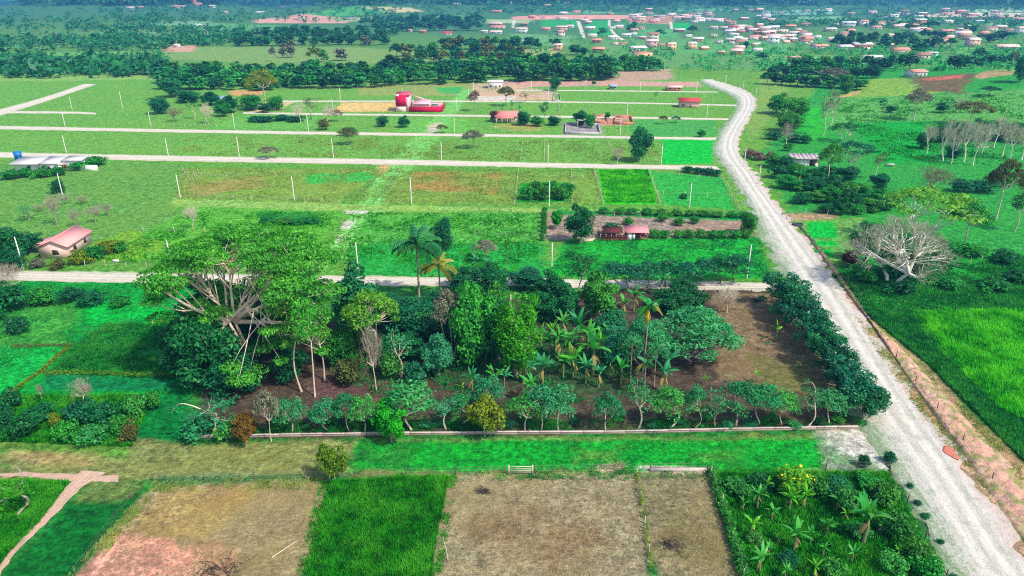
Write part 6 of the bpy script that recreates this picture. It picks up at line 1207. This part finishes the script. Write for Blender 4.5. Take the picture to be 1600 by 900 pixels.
grass('meadow_grass', 'short grass tufts of the green lane', [(560, 690), (1290, 684), (1295, 734), (550, 736)], 9000, .14, .05, GT, 16, patch=(4, .48))
grass('weeds', 'weeds along the foot of the low wall and the front row', [(310, 660), (1330, 652), (1338, 668), (310, 683)], 6000, .4, .08, GD, 17, patch=(2.5, .5))
grass('meadow_grass', 'green sward of the left field below the pale street', [(-20, 445), (260, 445), (270, 500), (100, 545), (-20, 600)], 9000, .25, .08, GT, 18, patch=(5, .5))
grass('meadow_grass', 'weedy tufts in the lots beyond the wide cross street', [(285, 212), (1030, 222), (1030, 254), (285, 243)], 9000, .5, .18, GO, 19, patch=(9, .52))
grass('pasture_grass', 'tufted grass of the right hillside pasture', [(1290, 155), (1600, 145), (1600, 260), (1375, 255), (1330, 195)], 9000, .6, .25, GV, 20, patch=(10, .5))

grass('undergrowth', 'mixed green undergrowth on the shaded orchard floor', [(530, 520), (840, 470), (960, 500), (1000, 620), (820, 640), (640, 640), (540, 600)], 9000, .5, .09, GT, 21, patch=(3.5, .5))
for i, (q, mt_, lb) in enumerate([([(498, 752), (530, 752), (490, 915), (458, 915)], GV, 'ragged weeds on the left margin of the lush plot'), ([(688, 742), (716, 742), (690, 915), (656, 915)], GV, 'ragged weeds on the right margin of the lush plot'), ([(240, 748), (520, 744), (520, 766), (230, 772)], GO, 'weedy margin along the upper edge of the lower left dry lot'), ([(700, 736), (1106, 732), (1110, 750), (700, 754)], GT, 'weedy margin along the upper edge of the two dry lots'), ([(222, 770), (250, 765), (130, 915), (90, 915)], GO, 'weedy margin at the left edge of the dry lot'), ([(545, 684), (585, 684), (565, 742), (535, 742)], GT, 'grass tongues at the left end of the green lane')]):
    grass('margin_weeds', lb, q, 1500, .28, .05, mt_, 40 + i, patch=(1.6, .52))
for i, q in enumerate(([(240, 765), (512, 757), (476, 915), (150, 915)], [(704, 748), (1104, 743), (1158, 915), (672, 915)])):
    XY, r = scatter(q, 1300, 60 + i); C = MB(); n_ = len(XY); s_ = r.uniform(.05, .16, n_)
    for (x, y), s in zip(XY, s_): C.add(np.array([(0, 0, 1.1), (1, .2, 0), (.1, 1, 0), (-1, .1, 0), (-.2, -1, 0)]) * s * np.array([1.2, 1, .8]) + [x, y, 0], None, [(0, 1, 2), (0, 2, 3), (0, 3, 4), (0, 4, 1)])
    tag(obj('clods', C.mesh('clods'), plain('dry_clod', S(128, 112, 84), .4, .5)), ['loose clods of earth on the lower left dry lot', 'loose clods of earth on the two dry lots'][i], 'clods', None, 'stuff')
# far woods and thickets too small to tell apart
def far_mass(name, label, spec, seed, size, n, cards_, mat):
    r = np.random.RandomState(seed); C = []
    for (x0, x1, y0, y1, k) in spec:
        for _ in range(int(k * n)):
            px, py = r.uniform(x0, x1), r.uniform(y0, y1); b = G(px, py)
            if b.y > 8500: continue
            s = size * r.uniform(.6, 1.3); c = np.array(b) + r.normal(0, 1, (cards_, 3)) * np.array([s * .42, s * .42, s * .22]) + np.array([0, 0, s * .5]); c[:, 2] = np.maximum(c[:, 2], b.z + .3)
            C.append(leaf_cards(r, c, np.tile([[0, -.3, 1.]], (cards_, 1)), s * .55, s * .36, .6))
    return tag(obj(name, MB().cards(np.concatenate(C)).mesh(name), mat), label, 'trees', None, 'stuff')
far_mass('far_thicket', 'low thickets and hedges among the far town houses', [(800, 1600, 36, 92, .7), (1180, 1600, 76, 112, .7), (940, 1200, 84, 112, .2)], 1, 4.6, 560, 12, LFB)
far_mass('far_woodland', 'far woods between the town and the hills', [(180, 760, 10, 36, .5), (760, 1600, 6, 22, .7), (1180, 1600, 22, 44, .4), (760, 1060, 2, 20, .4), (150, 420, 46, 72, .3), (-20, 262, 14, 50, .25), (-20, 262, 62, 80, .2), (-20, 262, 95, 122, .35)], 2, 9.0, 640, 14, LF)
far_mass('hill_forest', 'forest covering the blue far hills', [(-40, 1640, -14, 9, 1)], 3, 26, 2600, 10, LF)

# ------------------------------------------------------------------ air between here and the hills
m, nt, out = new_mat('air')
pv = N(nt, 'ShaderNodeVolumePrincipled'); pv.inputs['Color'].default_value = (.14, .46, 1.0, 1); pv.inputs['Density'].default_value = HAZE; pv.inputs['Anisotropy'].default_value = 0.1
nt.links.new(pv.outputs[0], out.inputs['Volume'])
hz = obj('haze', MB().box(-9500, 9500, -300, 9400, -32, 420).mesh('haze'), m); tag(hz, 'thin bluish haze over the valley', 'haze', None, 'stuff')
